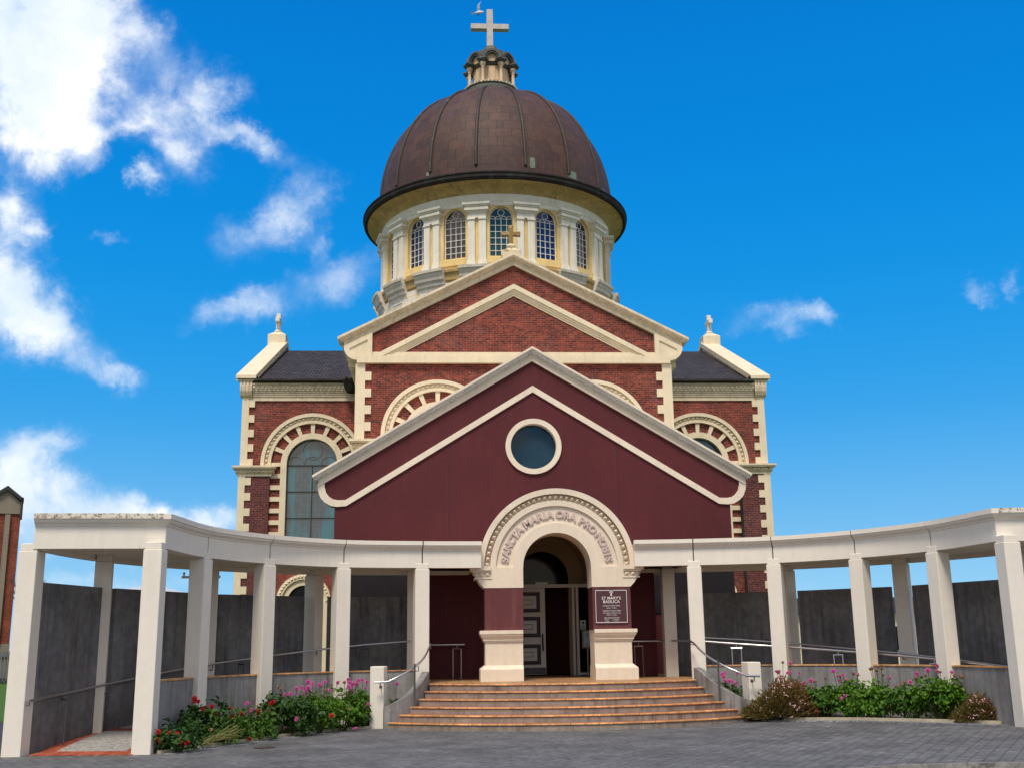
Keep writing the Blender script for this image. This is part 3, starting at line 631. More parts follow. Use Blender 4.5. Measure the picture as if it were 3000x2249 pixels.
turned('base_panel', b, DWHITE, 0, subs=[('panel_border', fr, OCHRE)])
part('entablature_ring', MB().lathe([(5.6, 22.44), (5.93, 22.44), (5.95, 22.6), (6.0, 22.66), (6.02, 22.72), (6.08, 22.98), (5.6, 22.98)], (DX, DY), 128), DWHITE, bas, smooth=30)
part('dome_soffit', MB().lathe([(5.8, 22.96), (6.02, 23.0), (6.12, 23.16), (6.35, 23.3), (6.86, 23.42), (6.86, 23.6), (5.8, 23.7)], (DX, DY), 128), OCHRE_DK, bas, smooth=40)
part('eaves_gutter', MB().lathe([(6.82, 23.5), (6.84, 23.40), (6.98, 23.40), (7.04, 23.5), (7.04, 23.66), (7.08, 23.68), (7.08, 23.75), (6.98, 23.77), (6.9, 23.74)], (DX, DY), 128), GUTTER, bas, smooth=30)
RD, Z0, HD, NE = 6.2, 24.0, 7.0, 2.2
def dome_r(t): return RD * cos(t) ** (2 / NE), Z0 + HD * sin(t) ** (2 / NE)
prof = [(6.9, 23.72), (6.55, 23.8), (6.3, 23.93)] + [dome_r(pi / 2 * i / 40) for i in range(41) if dome_r(pi / 2 * i / 40)[0] > 1.15]
tm = max(t for t in [pi / 2 * i / 200 for i in range(200)] if dome_r(t)[0] > 1.35)
part('dome', MB().lathe(prof, (DX, DY), 128), COPPER, bas, smooth=40)
rp_ = [dome_r(.05 + (tm - .05) * i / 28) for i in range(29)]
b = MB().tube([(0, -(r_ + .02), z_ + .01) for r_, z_ in rp_], .085, 8); turned('dome_rib', b, RIBM, 11.25, smooth=60)
def patch(a0, a1, z0, z1):
    ts = [t for t in [pi / 2 * i / 400 for i in range(400)] if z0 <= dome_r(t)[1] <= z1]
    return MB().lathe([(dome_r(t)[0] + .012, dome_r(t)[1] + .004) for t in ts[::6]] , (DX, DY), 8, R(a0), R(a1))
for a in ((13.5, 15.8, 24.35, 24.95), (33.5, 38.5, 24.25, 24.8), (61, 66, 24.25, 24.7), (-36, -34.3, 24.3, 24.6)): part('verdigris_patch', patch(*a), VERDI, bas)
# lantern
LX = -.15
lan = part('lantern', MB().lathe([(1.02, 31.4), (1.02, 32.78), (.98, 32.8), (.98, 33.5)], (LX, DY), 8, R(22.5), R(382.5)), LANT, bas)
part('lantern_kerb', MB().lathe([(1.35, 30.9), (1.6, 31.0), (1.58, 31.3), (1.44, 31.42), (1.5, 31.5), (1.5, 31.58), (1.3, 31.62), (.9, 31.64)], (LX, DY), 64), LEADG, lan, smooth=30)
b = MB()
for k in range(48): a = 2 * pi * k / 48; b.obox((LX + 1.51 * sin(a), DY - 1.51 * cos(a)), (cos(a), sin(a)), .07, .02, 31.49, 31.58)
part('kerb_tile', b, LICHEN, lan)
part('lantern_band', MB().lathe([(.9, 32.74), (1.1, 32.74), (1.16, 32.82), (1.16, 32.9), (.9, 32.94)], (LX, DY), 8, R(22.5), R(382.5)), LEADG, lan)
for k in range(8):
    a = R(22.5 + 45 * k); c = (LX + 1.3 * sin(a), DY - 1.3 * cos(a)); ax = (cos(a), sin(a))
    part('lantern_column', MB().lathe([(0, 31.55), (.13, 31.55), (.13, 31.62), (.09, 31.68), (.08, 32.42), (.105, 32.44), (.105, 32.47), (.08, 32.49), (.085, 32.54), (.15, 32.62), (.17, 32.7), (.17, 32.76), (0, 32.76)], c, 14), LCOL, lan, smooth=40)
    b = MB(); hx, hy = .21, .21
    for z0, z1, e in ((32.76, 32.83, -.03), (32.83, 32.9, .03), (32.9, 32.98, .07)): b.obox(c, ax, hx + e, hy + e, z0, z1)
    b.obox((LX + 1.08 * sin(a), DY - 1.08 * cos(a)), ax, .16, .2, 32.98, 33.55)
    part('capital_block', b, LEADG, lan)
    a = R(45 * k); M = Matrix.Translation((LX, DY, 0)) @ Matrix.Rotation(a, 4, 'Z')
    b = MB().arch(0, 33.05, .37, .5, -1.36, -.7, n=18).arch(0, 33.05, .30, .37, -1.28, -.7, n=18).arch(0, 33.05, .27, .30, -1.33, -1.1, n=18).box(-.5, -.3, -1.3, -.7, 32.94, 33.05).box(.3, .5, -1.3, -.7, 32.94, 33.05).xf(M)
    part('lantern_arch', b, LEADG, lan)
    part('arch_infill', MB().prism(archpoly(0, 33.05, .31, 32.9, 14), -1.15, -.9).xf(M), LANT, lan)
    a = R(45 * k); e = MB().box(-.2, .2, -1.0, -.92, 31.7, 32.7).xf(M); part('lantern_panel', e, LCOL if False else LANT, lan)
part('lantern_cap', MB().lathe([(1.1, 33.2), (1.05, 33.5), (.9, 33.75), (.62, 33.95), (.42, 34.1), (.36, 34.3), (.32, 34.32), (0, 34.34)], (LX, DY), 32), LEADG, lan, smooth=40)
b = MB().box(-.365, -.015, DY - .19, DY + .19, 34.2, 36.66).box(-1.26, -.365, DY - .185, DY + .185, 35.44, 35.755).box(-.015, .88, DY - .185, DY + .185, 35.44, 35.755)
part('roof_cross', b, STONEX, bas, bevel=.012)

# ------------------------------------------------------------------ entrance hall behind the colonnade, and the portal
hall = thing('entrance_hall', 'maroon rendered entrance hall with a round window under a cream trimmed gable', 'building', (0, 6.4, 0))
ko = [(6.56, 6.86 - .15), (6.56, 6.48), (6.53, 6.3), (6.46, 6.13), (6.34, 5.99), (6.2, 5.9), (6.05, 5.87)]
ol = [(-x, z) for x, z in reversed(ko)] + [(0, 10.5)] + ko
wl = [(-6.05, 0.0)] + ol + [(6.05, 0.0)]
wl = [(-6.05, 0.0), (-6.05, 5.87)] + [(-x, z) for x, z in reversed(ko[:-1])] + [(0, 10.6)] + ko[:-1] + [(6.05, 5.87), (6.05, 0.0)]
b = MB().prism(wl, 6.4, 6.9, [circ(0, 7.68, .74)])
b.box(-6.0, -1.75, 6.9, 14.5, 0, 6.2).box(1.75, 6.0, 6.9, 14.5, 0, 6.2).prism([(-6.0, 6.2), (-6.0, 6.6), (0, 10.3), (6.0, 6.6), (6.0, 6.2)], 8.0, 14.5)
part('gable_wall', b, MAROON, hall)
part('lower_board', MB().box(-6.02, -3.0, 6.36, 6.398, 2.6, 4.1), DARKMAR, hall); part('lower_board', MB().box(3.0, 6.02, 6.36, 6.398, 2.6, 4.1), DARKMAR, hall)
b = MB(); zt, sg_ = 10.79, .598
chevron(b, zt, sg_, 0, .075, 6.71, 6.10, 14.6); chevron(b, zt, sg_, .225, .42, 6.55, 6.31, 6.9)
part('gable_cornice', b, PORTAL, hall)
b = MB(); chevron(b, zt, sg_, .075, .12, 6.69, 6.13, 6.95); chevron(b, zt, sg_, .12, .18, 6.66, 6.17, 6.95); chevron(b, zt, sg_, .18, .225, 6.62, 6.25, 6.95)
part('cornice_moulding', b, GREYT, hall)
# the cream band that follows the gable and curls up at the eaves
inner = [(0, 9.39 + .2), (-5.72, 6.055), (-5.95, 6.05), (-6.1, 6.08), (-6.22, 6.16), (-6.31, 6.28), (-6.36, 6.46), (-6.36, 6.6)]
outer = [(0, 9.39), (-5.70, 5.87), (-5.98, 5.85), (-6.16, 5.88), (-6.34, 5.98), (-6.47, 6.12), (-6.545, 6.3), (-6.575, 6.48), (-6.575, 6.6)]
pl_ = inner + list(reversed(outer))[:-1] + [(0, 9.39)]
b = MB()
full = [(-x, z) for x, z in reversed(inner[1:])] + []
loop = inner + list(reversed(outer)) + [(-x, z) for x, z in outer[1:]] + [(-x, z) for x, z in reversed(inner[1:])]
b.prism(loop, 6.335, 6.6)
part('gable_band', b, PORTAL, hall)
rw = part('round_window', MB().arch(0, 7.68, .705, .865, 6.325, 6.7, 0, 2 * pi, 56), PORTAL, hall, smooth=30)
part('pane', MB().prism(circ(0, 7.68, .74), 6.62, 6.66), G_RND, rw)
part('wall_joint', MB().box(-2.608, -2.592, 6.393, 6.41, 4.2, 7.8).box(2.592, 2.608, 6.393, 6.41, 4.2, 7.8), DOORM, hall)
part('flat_roof', MB().box(-3.3, -1.3, .6, 6.4, 3.62, 4.1), WHITE, hall); part('flat_roof', MB().box(1.3, 3.3, .6, 6.4, 3.62, 4.1), WHITE, hall)
# maroon side walls of the porch, tan inner walls, doors
part('porch_wall', MB().box(-3.35, -1.3, 2.5, 2.7, .8, 3.62), MAROON, hall); part('porch_wall', MB().box(1.3, 2.72, 1.85, 2.05, .8, 3.62), MAROON, hall)
vault = [(-1.62, .8), (-1.62, 3.6)] + [(-1.05 * cos(pi * i / 20), 3.6 + 1.0 * sin(pi * i / 20)) for i in range(21)] + [(1.62, 3.6), (1.62, .8)]
part('inner_wall', MB().prism([(-1.6, .85), (-1.6, 3.6), (-1.24, 3.6)] + [(-1.24 * cos(pi * i / 24), 3.6 + 1.24 * sin(pi * i / 24)) for i in range(1, 24)] + [(1.24, 3.6), (1.6, 3.6), (1.6, .85)], 4.3, 4.5, [archpoly(0, 3.55, .74, .87, 24)]).arch(0, 3.6, 1.15, 1.25, .89, 4.29, n=32).box(-1.75, -1.6, 2.71, 4.5, .86, 3.6).box(1.6, 1.75, 2.06, 4.5, .86, 3.6).box(1.15, 1.75, .89, 4.29, 3.5, 3.6).box(-1.75, -1.15, .89, 4.29, 3.5, 3.6), TAN, hall)
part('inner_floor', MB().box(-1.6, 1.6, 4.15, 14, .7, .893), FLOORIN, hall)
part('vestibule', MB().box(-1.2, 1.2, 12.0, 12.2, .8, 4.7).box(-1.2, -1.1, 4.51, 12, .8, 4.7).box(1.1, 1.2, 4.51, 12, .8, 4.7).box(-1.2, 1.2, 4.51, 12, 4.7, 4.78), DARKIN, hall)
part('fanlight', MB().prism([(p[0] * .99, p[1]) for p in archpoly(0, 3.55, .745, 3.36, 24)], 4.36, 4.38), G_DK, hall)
part('door_frame', MB().box(-1.6, 1.6, 3.95, 4.06, 3.27, 3.36).box(.79, .86, 3.95, 4.06, .9, 3.27).box(.90, .97, 3.95, 4.06, .9, 3.27).box(.97, 1.6, 3.96, 4.05, .9, .97), DOORW, hall)
part('closer_box', MB().box(-.22, .12, 3.90, 3.949, 3.31, 3.42), PAPER, hall)
dr = part('door', MB().box(-.95, .04, 3.98, 4.03, .93, 3.26), DOORW, hall)
b = MB(); bi = MB(); bj = MB()
for z0, z1 in ((1.2, 1.74), (1.93, 2.48), (2.6, 3.15)):
    b.prism([(-.9, z0), (-.1, z0), (-.1, z1), (-.9, z1)], 3.95, 4.0, [[(-.8, z0 + .1), (-.2, z0 + .1), (-.2, z1 - .1), (-.8, z1 - .1)]])
    bi.prism([(-.72, z0 + .15), (-.25, z0 + .15), (-.25, z1 - .15), (-.72, z1 - .15)], 3.965, 4.0)
    bj.prism([(-.66, z0 + .20), (-.31, z0 + .20), (-.31, z1 - .20), (-.66, z1 - .20)], 3.958, 3.99, [[(-.645, z0 + .215), (-.325, z0 + .215), (-.325, z1 - .215), (-.645, z1 - .215)]])
part('panel_moulding', b, DOORM, dr); part('raised_panel', bi, DOORW, dr); part('panel_groove', bj, TIMBER, dr)
part('kick_plate', MB().box(-.94, .03, 3.965, 3.979, .94, 1.12), KICK, dr)
part('pull_handle', MB().tube([(-.03, 3.98, 1.57), (-.04, 3.91, 1.6), (-.05, 3.91, 1.98), (-.04, 3.98, 2.01)], .02), BLACK, dr)
part('side_panel', MB().box(.97, 1.6, 4.0, 4.01, .97, 3.27), G_DK, hall)
# portal
por = thing('entrance_portal', 'round headed cream portal with raised Latin lettering on maroon and cream piers', 'portal', (0, .4, .9))
AZ = 3.57
b = MB().arch(0, AZ, 1.78, 1.915, -.06, .9, n=64).arch(0, AZ, 1.63, 1.78, .075, .9, n=64).arch(0, AZ, 1.49, 1.63, .0, .9, n=64).arch(0, AZ, 1.07, 1.49, .06, .9, n=64).arch(0, AZ, .83, 1.07, .0, .9, n=64)
leg = [(.835, 3.08), (.835, AZ), (1.63, AZ), (1.63, 3.34), (1.95, 3.34), (1.93, 3.26), (1.87, 3.17), (1.78, 3.08)]
for s in (1, -1):
    q = MB().prism(leg, .0, .88); q = q if s > 0 else q.mirror(); b.add(q.v, q.f)
part('arch', b, PORTAL, por, smooth=25)
st = MB().archstuds(0, AZ, 1.705, .074, .075, .14, 39)
part('stud_band', st, PORTAL, por)
for s in (1, -1):
    q = MB().box(1.62, 2.12, -.07, .85, 3.5, 3.6).box(1.62, 2.06, -.02, .85, 3.45, 3.5).box(1.60, 1.98, .02, .85, 3.335, 3.45).box(1.60, 2.02, -.02, .85, 3.30, 3.335)
    for k in range(2): q.stud((1.705 + k * .15, .02, 3.40), (1, 0, 0), (0, 0, 1), (0, -1, 0), .07, .055, .08)
    q.stud((1.98, .1, 3.40), (0, 1, 0), (0, 0, 1), (1, 0, 0), .07, .055, .08)
    part('impost', q if s > 0 else q.mirror(), PORTAL, por)
    q = MB().box(.845, 1.775, .012, .86, 2.07, 3.08); p = part('pier', q if s > 0 else q.mirror(), MAROON_P, por)
    def lay(z0, z1, e, e1=None):
        e1 = e if e1 is None else e1; x0, x1, y0, y1 = .86, 1.77, .03, .84
        a = [(x0, y0 - e, z0), (x1 + e, y0 - e, z0), (x1 + e, y1 + e, z0), (x0, y1 + e, z0), (x0, y0 - e1, z1), (x1 + e1, y0 - e1, z1), (x1 + e1, y1 + e1, z1), (x0, y1 + e1, z1)]
        q.add(a, [(0, 3, 2, 1), (4, 5, 6, 7), (0, 1, 5, 4), (1, 2, 6, 5), (2, 3, 7, 6), (3, 0, 4, 7)])
    q = MB(); lay(.88, 1.17, .12); lay(1.17, 1.27, .12, .0); lay(1.27, 1.80, 0); lay(1.80, 1.835, .03); lay(1.835, 1.86, .05); lay(1.86, 1.90, .045, .065); lay(1.90, 1.95, .065, .105); lay(1.95, 1.985, .105); lay(1.985, 2.075, .125)
    part('pedestal', q if s > 0 else q.mirror(), PORTAL, p, bevel=.008)
txt = "SANCTA MARIA ORA PRO NOBIS"; wd = {'I': .55, 'M': 1.3, ' ': .42, 'O': 1.12, 'N': 1.08, 'R': 1.04, 'S': .98, 'T': .94, 'C': 1.04, 'A': 1.06, 'P': 1.0, 'B': 1.04}
tot = sum(wd[c] for c in txt); a = R(175.5); span = R(171); lt = MB()
for c in txt:
    da = span * wd[c] / tot; am = a - da / 2; a -= da
    if c == ' ': continue
    g = text_mb(c, .245, .03, .011); M = Matrix.Translation((1.205 * cos(am), .05, AZ + 1.205 * sin(am))) @ Matrix.Rotation(-(am - pi / 2), 4, 'Y') @ Matrix.Rotation(pi / 2, 4, 'X')
    g.xf(M); lt.add(g.v, g.f)
part('lettering', lt, LETTER, por)
# notice board
sg2 = thing('notice_board', 'maroon notice board with cream border and mass times on the right pier', 'sign', (1.295, 0, 2.6))
part('board', MB().box(.885, 1.70, -.012, .011, 2.2, 3.02), SIGNM, sg2)
fr = MB().box(.91, 1.265, -.017, -.0125, 2.985, 3.0).box(1.335, 1.68, -.017, -.0125, 2.985, 3.0).box(.91, 1.68, -.017, -.0125, 2.225, 2.24).box(.91, .922, -.017, -.0125, 2.24, 2.985).box(1.668, 1.68, -.017, -.0125, 2.24, 2.985)
part('border', fr, SIGNT, sg2)
part('cross', MB().box(1.283, 1.317, -.018, -.0125, 2.86, 2.995).box(1.255, 1.345, -.018, -.0125, 2.935, 2.965), SIGNT, sg2)
for s, z, h, sp, x in (("ST MARY'S", 2.775, .098, 1.04, 0), ("BASILICA", 2.69, .098, 1.04, 0), ("SUNDAY MASS TIMES", 2.61, .044, 1, 0), ("8.00am  10.00am", 2.56, .036, 1, 0), ("WEEKDAY MASS TIMES", 2.49, .044, 1, 0), ("TUES WED THURS SAT 9am", 2.44, .036, 1, 0), ("FRIDAY 12.10pm", 2.395, .036, 1, 0), ("RECONCILIATION", 2.325, .044, 1, 0), ("FRIDAY", 2.283, .034, 1, -.12), ("SATURDAY", 2.283, .034, 1, .1), ("11.30am", 2.25, .03, 1, -.12), ("11.00am", 2.25, .03, 1, .1)):
    g = text_mb(s, h, .002, .0012 if h > .05 else 0.0, spacing=sp); g.xf(Matrix.Translation((1.297 + x, -.0155, z)) @ Matrix.Rotation(pi / 2, 4, 'X')); part('lettering', g, SIGNT, sg2)
cs = thing('camera_notice', 'small white security camera notice on the glass beside the doorway', 'sign', (1.08, 3.9, 2.25))
part('sheet', MB().box(1.0, 1.16, 3.93, 3.945, 2.12, 2.37), PAPER, cs)
part('camera_symbol', MB().prism([(1.04, 2.315), (1.1, 2.335), (1.125, 2.29), (1.07, 2.275)], 3.925, 3.929).box(1.085, 1.1, 3.925, 3.929, 2.245, 2.28), BLACK, cs)
b = MB()
for k in range(4): b.box(1.03, 1.13, 3.925, 3.929, 2.15 + k * .022, 2.16 + k * .022)
part('print', b, TIMBER, cs)
ps = thing('poster_stand', 'floor stand holding a framed pale blue poster just inside the doorway', 'poster stand', (1.2, 3.6, .9))
part('frame', MB().box(1.0, 1.5, 3.6, 3.63, 1.62, 2.1), TAN, ps); part('poster', MB().box(1.04, 1.46, 3.585, 3.598, 1.66, 2.06), PAPERB, ps)
part('print', MB().box(1.09, 1.2, 3.578, 3.584, 1.98, 2.0).box(1.09, 1.24, 3.578, 3.584, 1.93, 1.945).box(1.09, 1.16, 3.578, 3.584, 1.71, 1.73), TIMBER, ps)
part('pole', MB().tube([(1.15, 3.62, .9), (1.15, 3.62, 1.62)], .018), STEEL, ps); part('base', MB().lathe([(0, .895), (.2, .895), (.2, .92), (0, .93)], (1.15, 3.62), 20), DSTEEL, ps)

# ------------------------------------------------------------------ the two curved colonnades
JP = [(1.86, -.28), (3.27, -.45), (5.08, -.93), (6.58, -2.27), (7.55, -4.1), (7.86, -6.33)]
def spline(P, n=10):
    Q = [Vector((P[0][0] - (P[1][0] - P[0][0]), P[0][1] - (P[1][1] - P[0][1])))] + [Vector(p) for p in P] + [Vector((P[-1][0] + (P[-1][0] - P[-2][0]) * .9, P[-1][1] + (P[-1][1] - P[-2][1]) * .9))]
    segs = []
    for i in range(1, len(Q) - 2):
        p0, p1, p2, p3 = Q[i - 1:i + 3]; s_ = []
        for k in range(n + 1):
            t = k / n
            s_.append(.5 * ((2 * p1) + (p2 - p0) * t + (2 * p0 - 5 * p1 + 4 * p2 - p3) * t * t + (3 * p1 - p0 - 3 * p2 + p3) * t ** 3))
        segs.append(s_)
    return segs
SEG = spline(JP)
PATH = [p for i, s_ in enumerate(SEG) for p in (s_ if i == 0 else s_[1:])]
def nrm(i):
    t = (PATH[min(i + 1, len(PATH) - 1)] - PATH[max(i - 1, 0)]).normalized(); return Vector((-t.y, t.x)), t
JN = [nrm(10 * i) for i in range(6)]
B5 = Vector((10.2, -6.5))
FPROF = [(0, 3.55), (0, 3.955), (-.02, 3.96), (-.025, 3.985), (-.05, 4.0), (-.085, 4.03), (-.095, 4.065), (-.12, 4.075), (-.12, 4.17), (.26, 4.17), (.26, 3.55)]
def zf(x, y):
    def ss(t): t = min(1, max(0, t)); return t * t * (3 - 2 * t)
    return .14 * ss((x - 1.5) / 6.0) - .03 * ss((-x - 4) / 5)
BACKC = [(9.62, -4.0), (8.15, -.98), (5.98, 1.08)]
BACKAX = [(.22, .975), (.60, .80), (.87, .49)]
for s in (-1, 1):
    side = 'left' if s < 0 else 'right'
    X = lambda p: (p[0] * s, p[1])
    c = thing('colonnade', 'curved off white colonnade of square columns sweeping from the portal to the %s' % side, 'colonnade', (5.5 * s, -2.0, 0), 'curved colonnades beside the portal')
    for i, sg_ in enumerate(SEG):
        pts = [X(p) for p in sg_]
        if i < 4:
            a = Vector(pts[-1]) - Vector(pts[-2]); 
            pts[-1] = tuple(Vector(pts[-1]) - a.normalized() * .014)
        if i > 0:
            a = Vector(pts[1]) - Vector(pts[0]); pts[0] = tuple(Vector(pts[0]) + a.normalized() * .014)
        if i == 4: pts = pts + [X((10.16, -6.5))]
        part('fascia_panel', MB().sweep(pts, FPROF, s), WHITE, c)
    for i in range(1, 5):
        n_, t_ = JN[i]; p = Vector(JP[i]); q = [X(p - t_ * .016), X(p + t_ * .016)]
        part('joint_seal', MB().sweep(q, [(d + .018, z) for d, z in FPROF[:9]] + [(.2, 4.168), (.2, 3.55)], s), RUST, c)
    part('coping_edge', MB().sweep([X((7.9, -6.335)), X((10.16, -6.5))], [(-.125, 4.085), (-.125, 4.176), (.05, 4.176), (.05, 4.085)], s), EDGEW, c)
    inner_p = [X(p + nrm(i)[0] * .262) for i, p in enumerate(PATH)]; outer_p = [X(p + nrm(i)[0] * 2.35) for i, p in enumerate(PATH[:-4])] + [X((10.16, -6.3))]
    inner_p[-1] = X((8.1, -6.22))
    part('roof_slab', MB().prism(inner_p + list(reversed(outer_p)), 3.62, 4.12, axis='z'), WHITE, c)
    part('back_fascia', MB().sweep(outer_p, [(0, 3.52), (0, 4.16), (-.2, 4.16), (-.2, 3.52)], s), WHITE, c)
    cme = None
    def column(p, ax, z0, hx=.17, hy=.17, top=3.55, cap=False):
        b = MB().obox((p[0] * s, p[1]), (ax[0], ax[1] * s), hx, hy, z0, top - .035).obox((p[0] * s, p[1]), (ax[0], ax[1] * s), hx - .02, hy - .02, top - .035, top + .1)
        part('column', b, WHITE, c, bevel=.014)
    for i in range(1, 6):
        n_, t_ = JN[i]; p = Vector(JP[i]) + n_ * .135
        if i == 5: p = Vector((8.0, -6.42)); t_ = Vector((.07, -.995))
        column(p, t_, zf(p.x * s, p.y) - .02)
    column(Vector((10.24, -6.3)), Vector((.07, -.995)), zf(10.2 * s, -6.3) - .02, .19, .17)
    for q, ax in zip(BACKC, BACKAX): column(q, (ax[1], -ax[0]), 0, top=3.52)
    column((3.0 if s > 0 else 3.52, 1.52), (1, 0), .5, .16, .17, top=3.62)
    # low wall between the front columns, with a tile coping
    lw = thing('low_wall', 'low streaked concrete wall with tan tile coping between the %s colonnade front columns' % side, 'wall', (6 * s, -2.6, 0), 'low walls of the colonnades')
    for i in range(1, 5):
        n0, t0 = JN[i]; pts = [p + nrm(10 * i + k)[0] * .09 for k, p in enumerate(SEG[i])]
        a = (pts[1] - pts[0]).normalized(); pts = [p for p in pts]
        pts[0] = pts[0] + a * .15; a = (pts[-1] - pts[-2]).normalized(); pts[-1] = pts[-1] - a * .15
        pp = [X(p) for p in pts]
        o = part('wall_panel', MB().sweep(pp, [(0, -.05), (0, 1.175), (.15, 1.175), (.15, -.05)], s), CONC, lw)
        part('coping', MB().sweep(pp, [(-.02, 1.176), (-.02, 1.205), (.17, 1.205), (.17, 1.176)], s), NOSE, o)
    # tall dark screen panels between the back columns
    SP = [((10.12, -6.1), (9.64, -4.14), 'outermost'), ((9.46, -3.80), (8.30, -1.26), 'second from the outer end'), ((7.98, -.72), (6.22, .90), 'third from the outer end'), ((5.66, 1.26), (3.0 if s > 0 else 3.6, 1.9), 'nearest the portal')]
    for a, b_, wh in SP:
        a = Vector(a); b_ = Vector(b_); d = (b_ - a); mid = (a + b_) / 2; d.normalize()
        solo('screen_panel', MB().obox((mid.x * s, mid.y), (d.x, d.y * s), (b_ - a).length / 2, .065, -.03, 2.97), CONC_DK,
             'tall dark grey concrete panel behind the %s colonnade, %s' % (side, wh), 'wall panel', 'dark concrete screen panels', bevel=.01)
    # ramp under the roof: terracotta edge tiles round exposed aggregate
    zr_ = [.012 + zf(7.9 * s, -6.3) + (.885 - .03) * max(0, min(1, (len(PATH) - 1 - i) / 36)) for i in range(len(PATH))]
    idx = list(range(len(PATH) - 1, 9, -1)); pth = [X(PATH[i]) for i in idx]; zs = [zr_[i] for i in idx]
    ext = [X((7.9, -6.62))] + pth[1:]; 
    struct('ramp', MB().sweep(ext, [(.24, -.1), (.24, zs), (2.12, zs), (2.12, -.1)], -s), REDTILE)
    for a0, a1 in ((0, 9), (10, 19), (20, 29), (30, 39)):
        q = ext[a0:a1 + 1]; zz = [z + .005 for z in zs[a0:a1 + 1]]; z2 = [z - .02 for z in zs[a0:a1 + 1]]
        if len(q) < 3: continue
        d0 = (Vector(q[1]) - Vector(q[0])).normalized(); q[0] = tuple(Vector(q[0]) + d0 * (.27 if a0 else .3)) if a0 == 0 else q[0]
        struct('ramp_paving', MB().sweep(q, [(.55, z2), (.55, zz), (1.82, zz), (1.82, z2)], -s), AGG)
    # handrails
    RP = [(10.0, -6.55, .80), (9.93, -5.9, .83), (9.75, -5.0, .89), (9.45, -4.2, .98), (9.1, -3.3, 1.07), (8.55, -2.2, 1.2), (7.9, -1.15, 1.32), (6.95, -.15, 1.45), (5.85, .68, 1.58), (4.7, 1.12, 1.69), (3.6, 1.28, 1.76)]
    r_ = thing('ramp_handrail', 'steel handrail climbing along the dark screen panels of the %s ramp' % side, 'handrail', (8 * s, -2, .5), 'handrails along the ramps')
    part('rail', MB().tube([(x * s, y, z + .10) for x, y, z in RP], .024, 8), STEEL, r_, smooth=60)
    for x, y, z, dx, dy in ((9.82, -5.3, .87, .10, .10), (7.4, -.6, 1.39, .08, .08), (4.7, 1.12, 1.69, .1, .02)):
        b = MB()
        for k in (-1, 1): b.tube([((x + dx * k) * s, y + dy * k, z - .95 + .02), ((x + dx * k) * s, y + dy * k, z - .0)], .016, 6)
        b.tube([((x - dx * 1.15) * s, y - dy * 1.15, z), ((x + dx * 1.15) * s, y + dy * 1.15, z)], .018, 6).tube([(x * s, y, z), (x * s, y, z + .09)], .01, 6)
        part('post_frame', b, DSTEEL, r_)
    b = MB()
    for (x, y), z in zip(BACKC, (.92, 1.28, 1.58)): 
        v = Vector((-x + 2, -y - 6)).normalized(); b.tube([((x + v.x * .17) * s, y + v.y * .17, z), ((x + v.x * .27) * s, y + v.y * .27, z), ((x + v.x * .27) * s, y + v.y * .27, z + .1)], .012, 6)
    b.tube([(10.05 * s, -6.46, .82), (10.0 * s, -6.5, .82), (10.0 * s, -6.5, .9)], .012, 6)
    part('bracket', b, DSTEEL, r_)
    if s > 0:
        r_ = thing('ramp_handrail', 'bright steel handrail just behind the low wall of the right ramp', 'handrail', (6.2, -2.0, .9), 'handrails along the ramps')
        q = [PATH[i] + nrm(i)[0] * .42 for i in range(10, 48)]
        part('rail', MB().tube([(p.x, p.y, 1.77 - .62 * k / 37) for k, p in enumerate(q)], .026, 8), STEEL, r_, smooth=60)
        for k in (5, 16, 27):
            p = q[k]; t_ = (q[k + 1] - q[k]).normalized() * .11; z = 1.77 - .62 * k / 37 - .1; b = MB()
            for e in (-1, 1): b.tube([(p.x + t_.x * e, p.y + t_.y * e, .2), (p.x + t_.x * e, p.y + t_.y * e, z)], .016, 6)
            b.tube([(p.x - t_.x * 1.15, p.y - t_.y * 1.15, z), (p.x + t_.x * 1.15, p.y + t_.y * 1.15, z)], .018, 6).tube([(p.x, p.y, z), (p.x, p.y, z + .09)], .01, 6)
            part('post_frame', b, STEEL, r_)
r_ = thing('column_handrail', 'short steel rail bracketed to the end column of the right colonnade', 'handrail', (8.3, -6.7, .8))
part('rail', MB().tube([(7.97, -6.72, .97), (8.9, -6.78, .97)], .025, 8), STEEL, r_, smooth=60)
part('bracket', MB().tube([(8.12, -6.6, .86), (8.12, -6.73, .86), (8.12, -6.73, .96)], .013, 6), DSTEEL, r_)

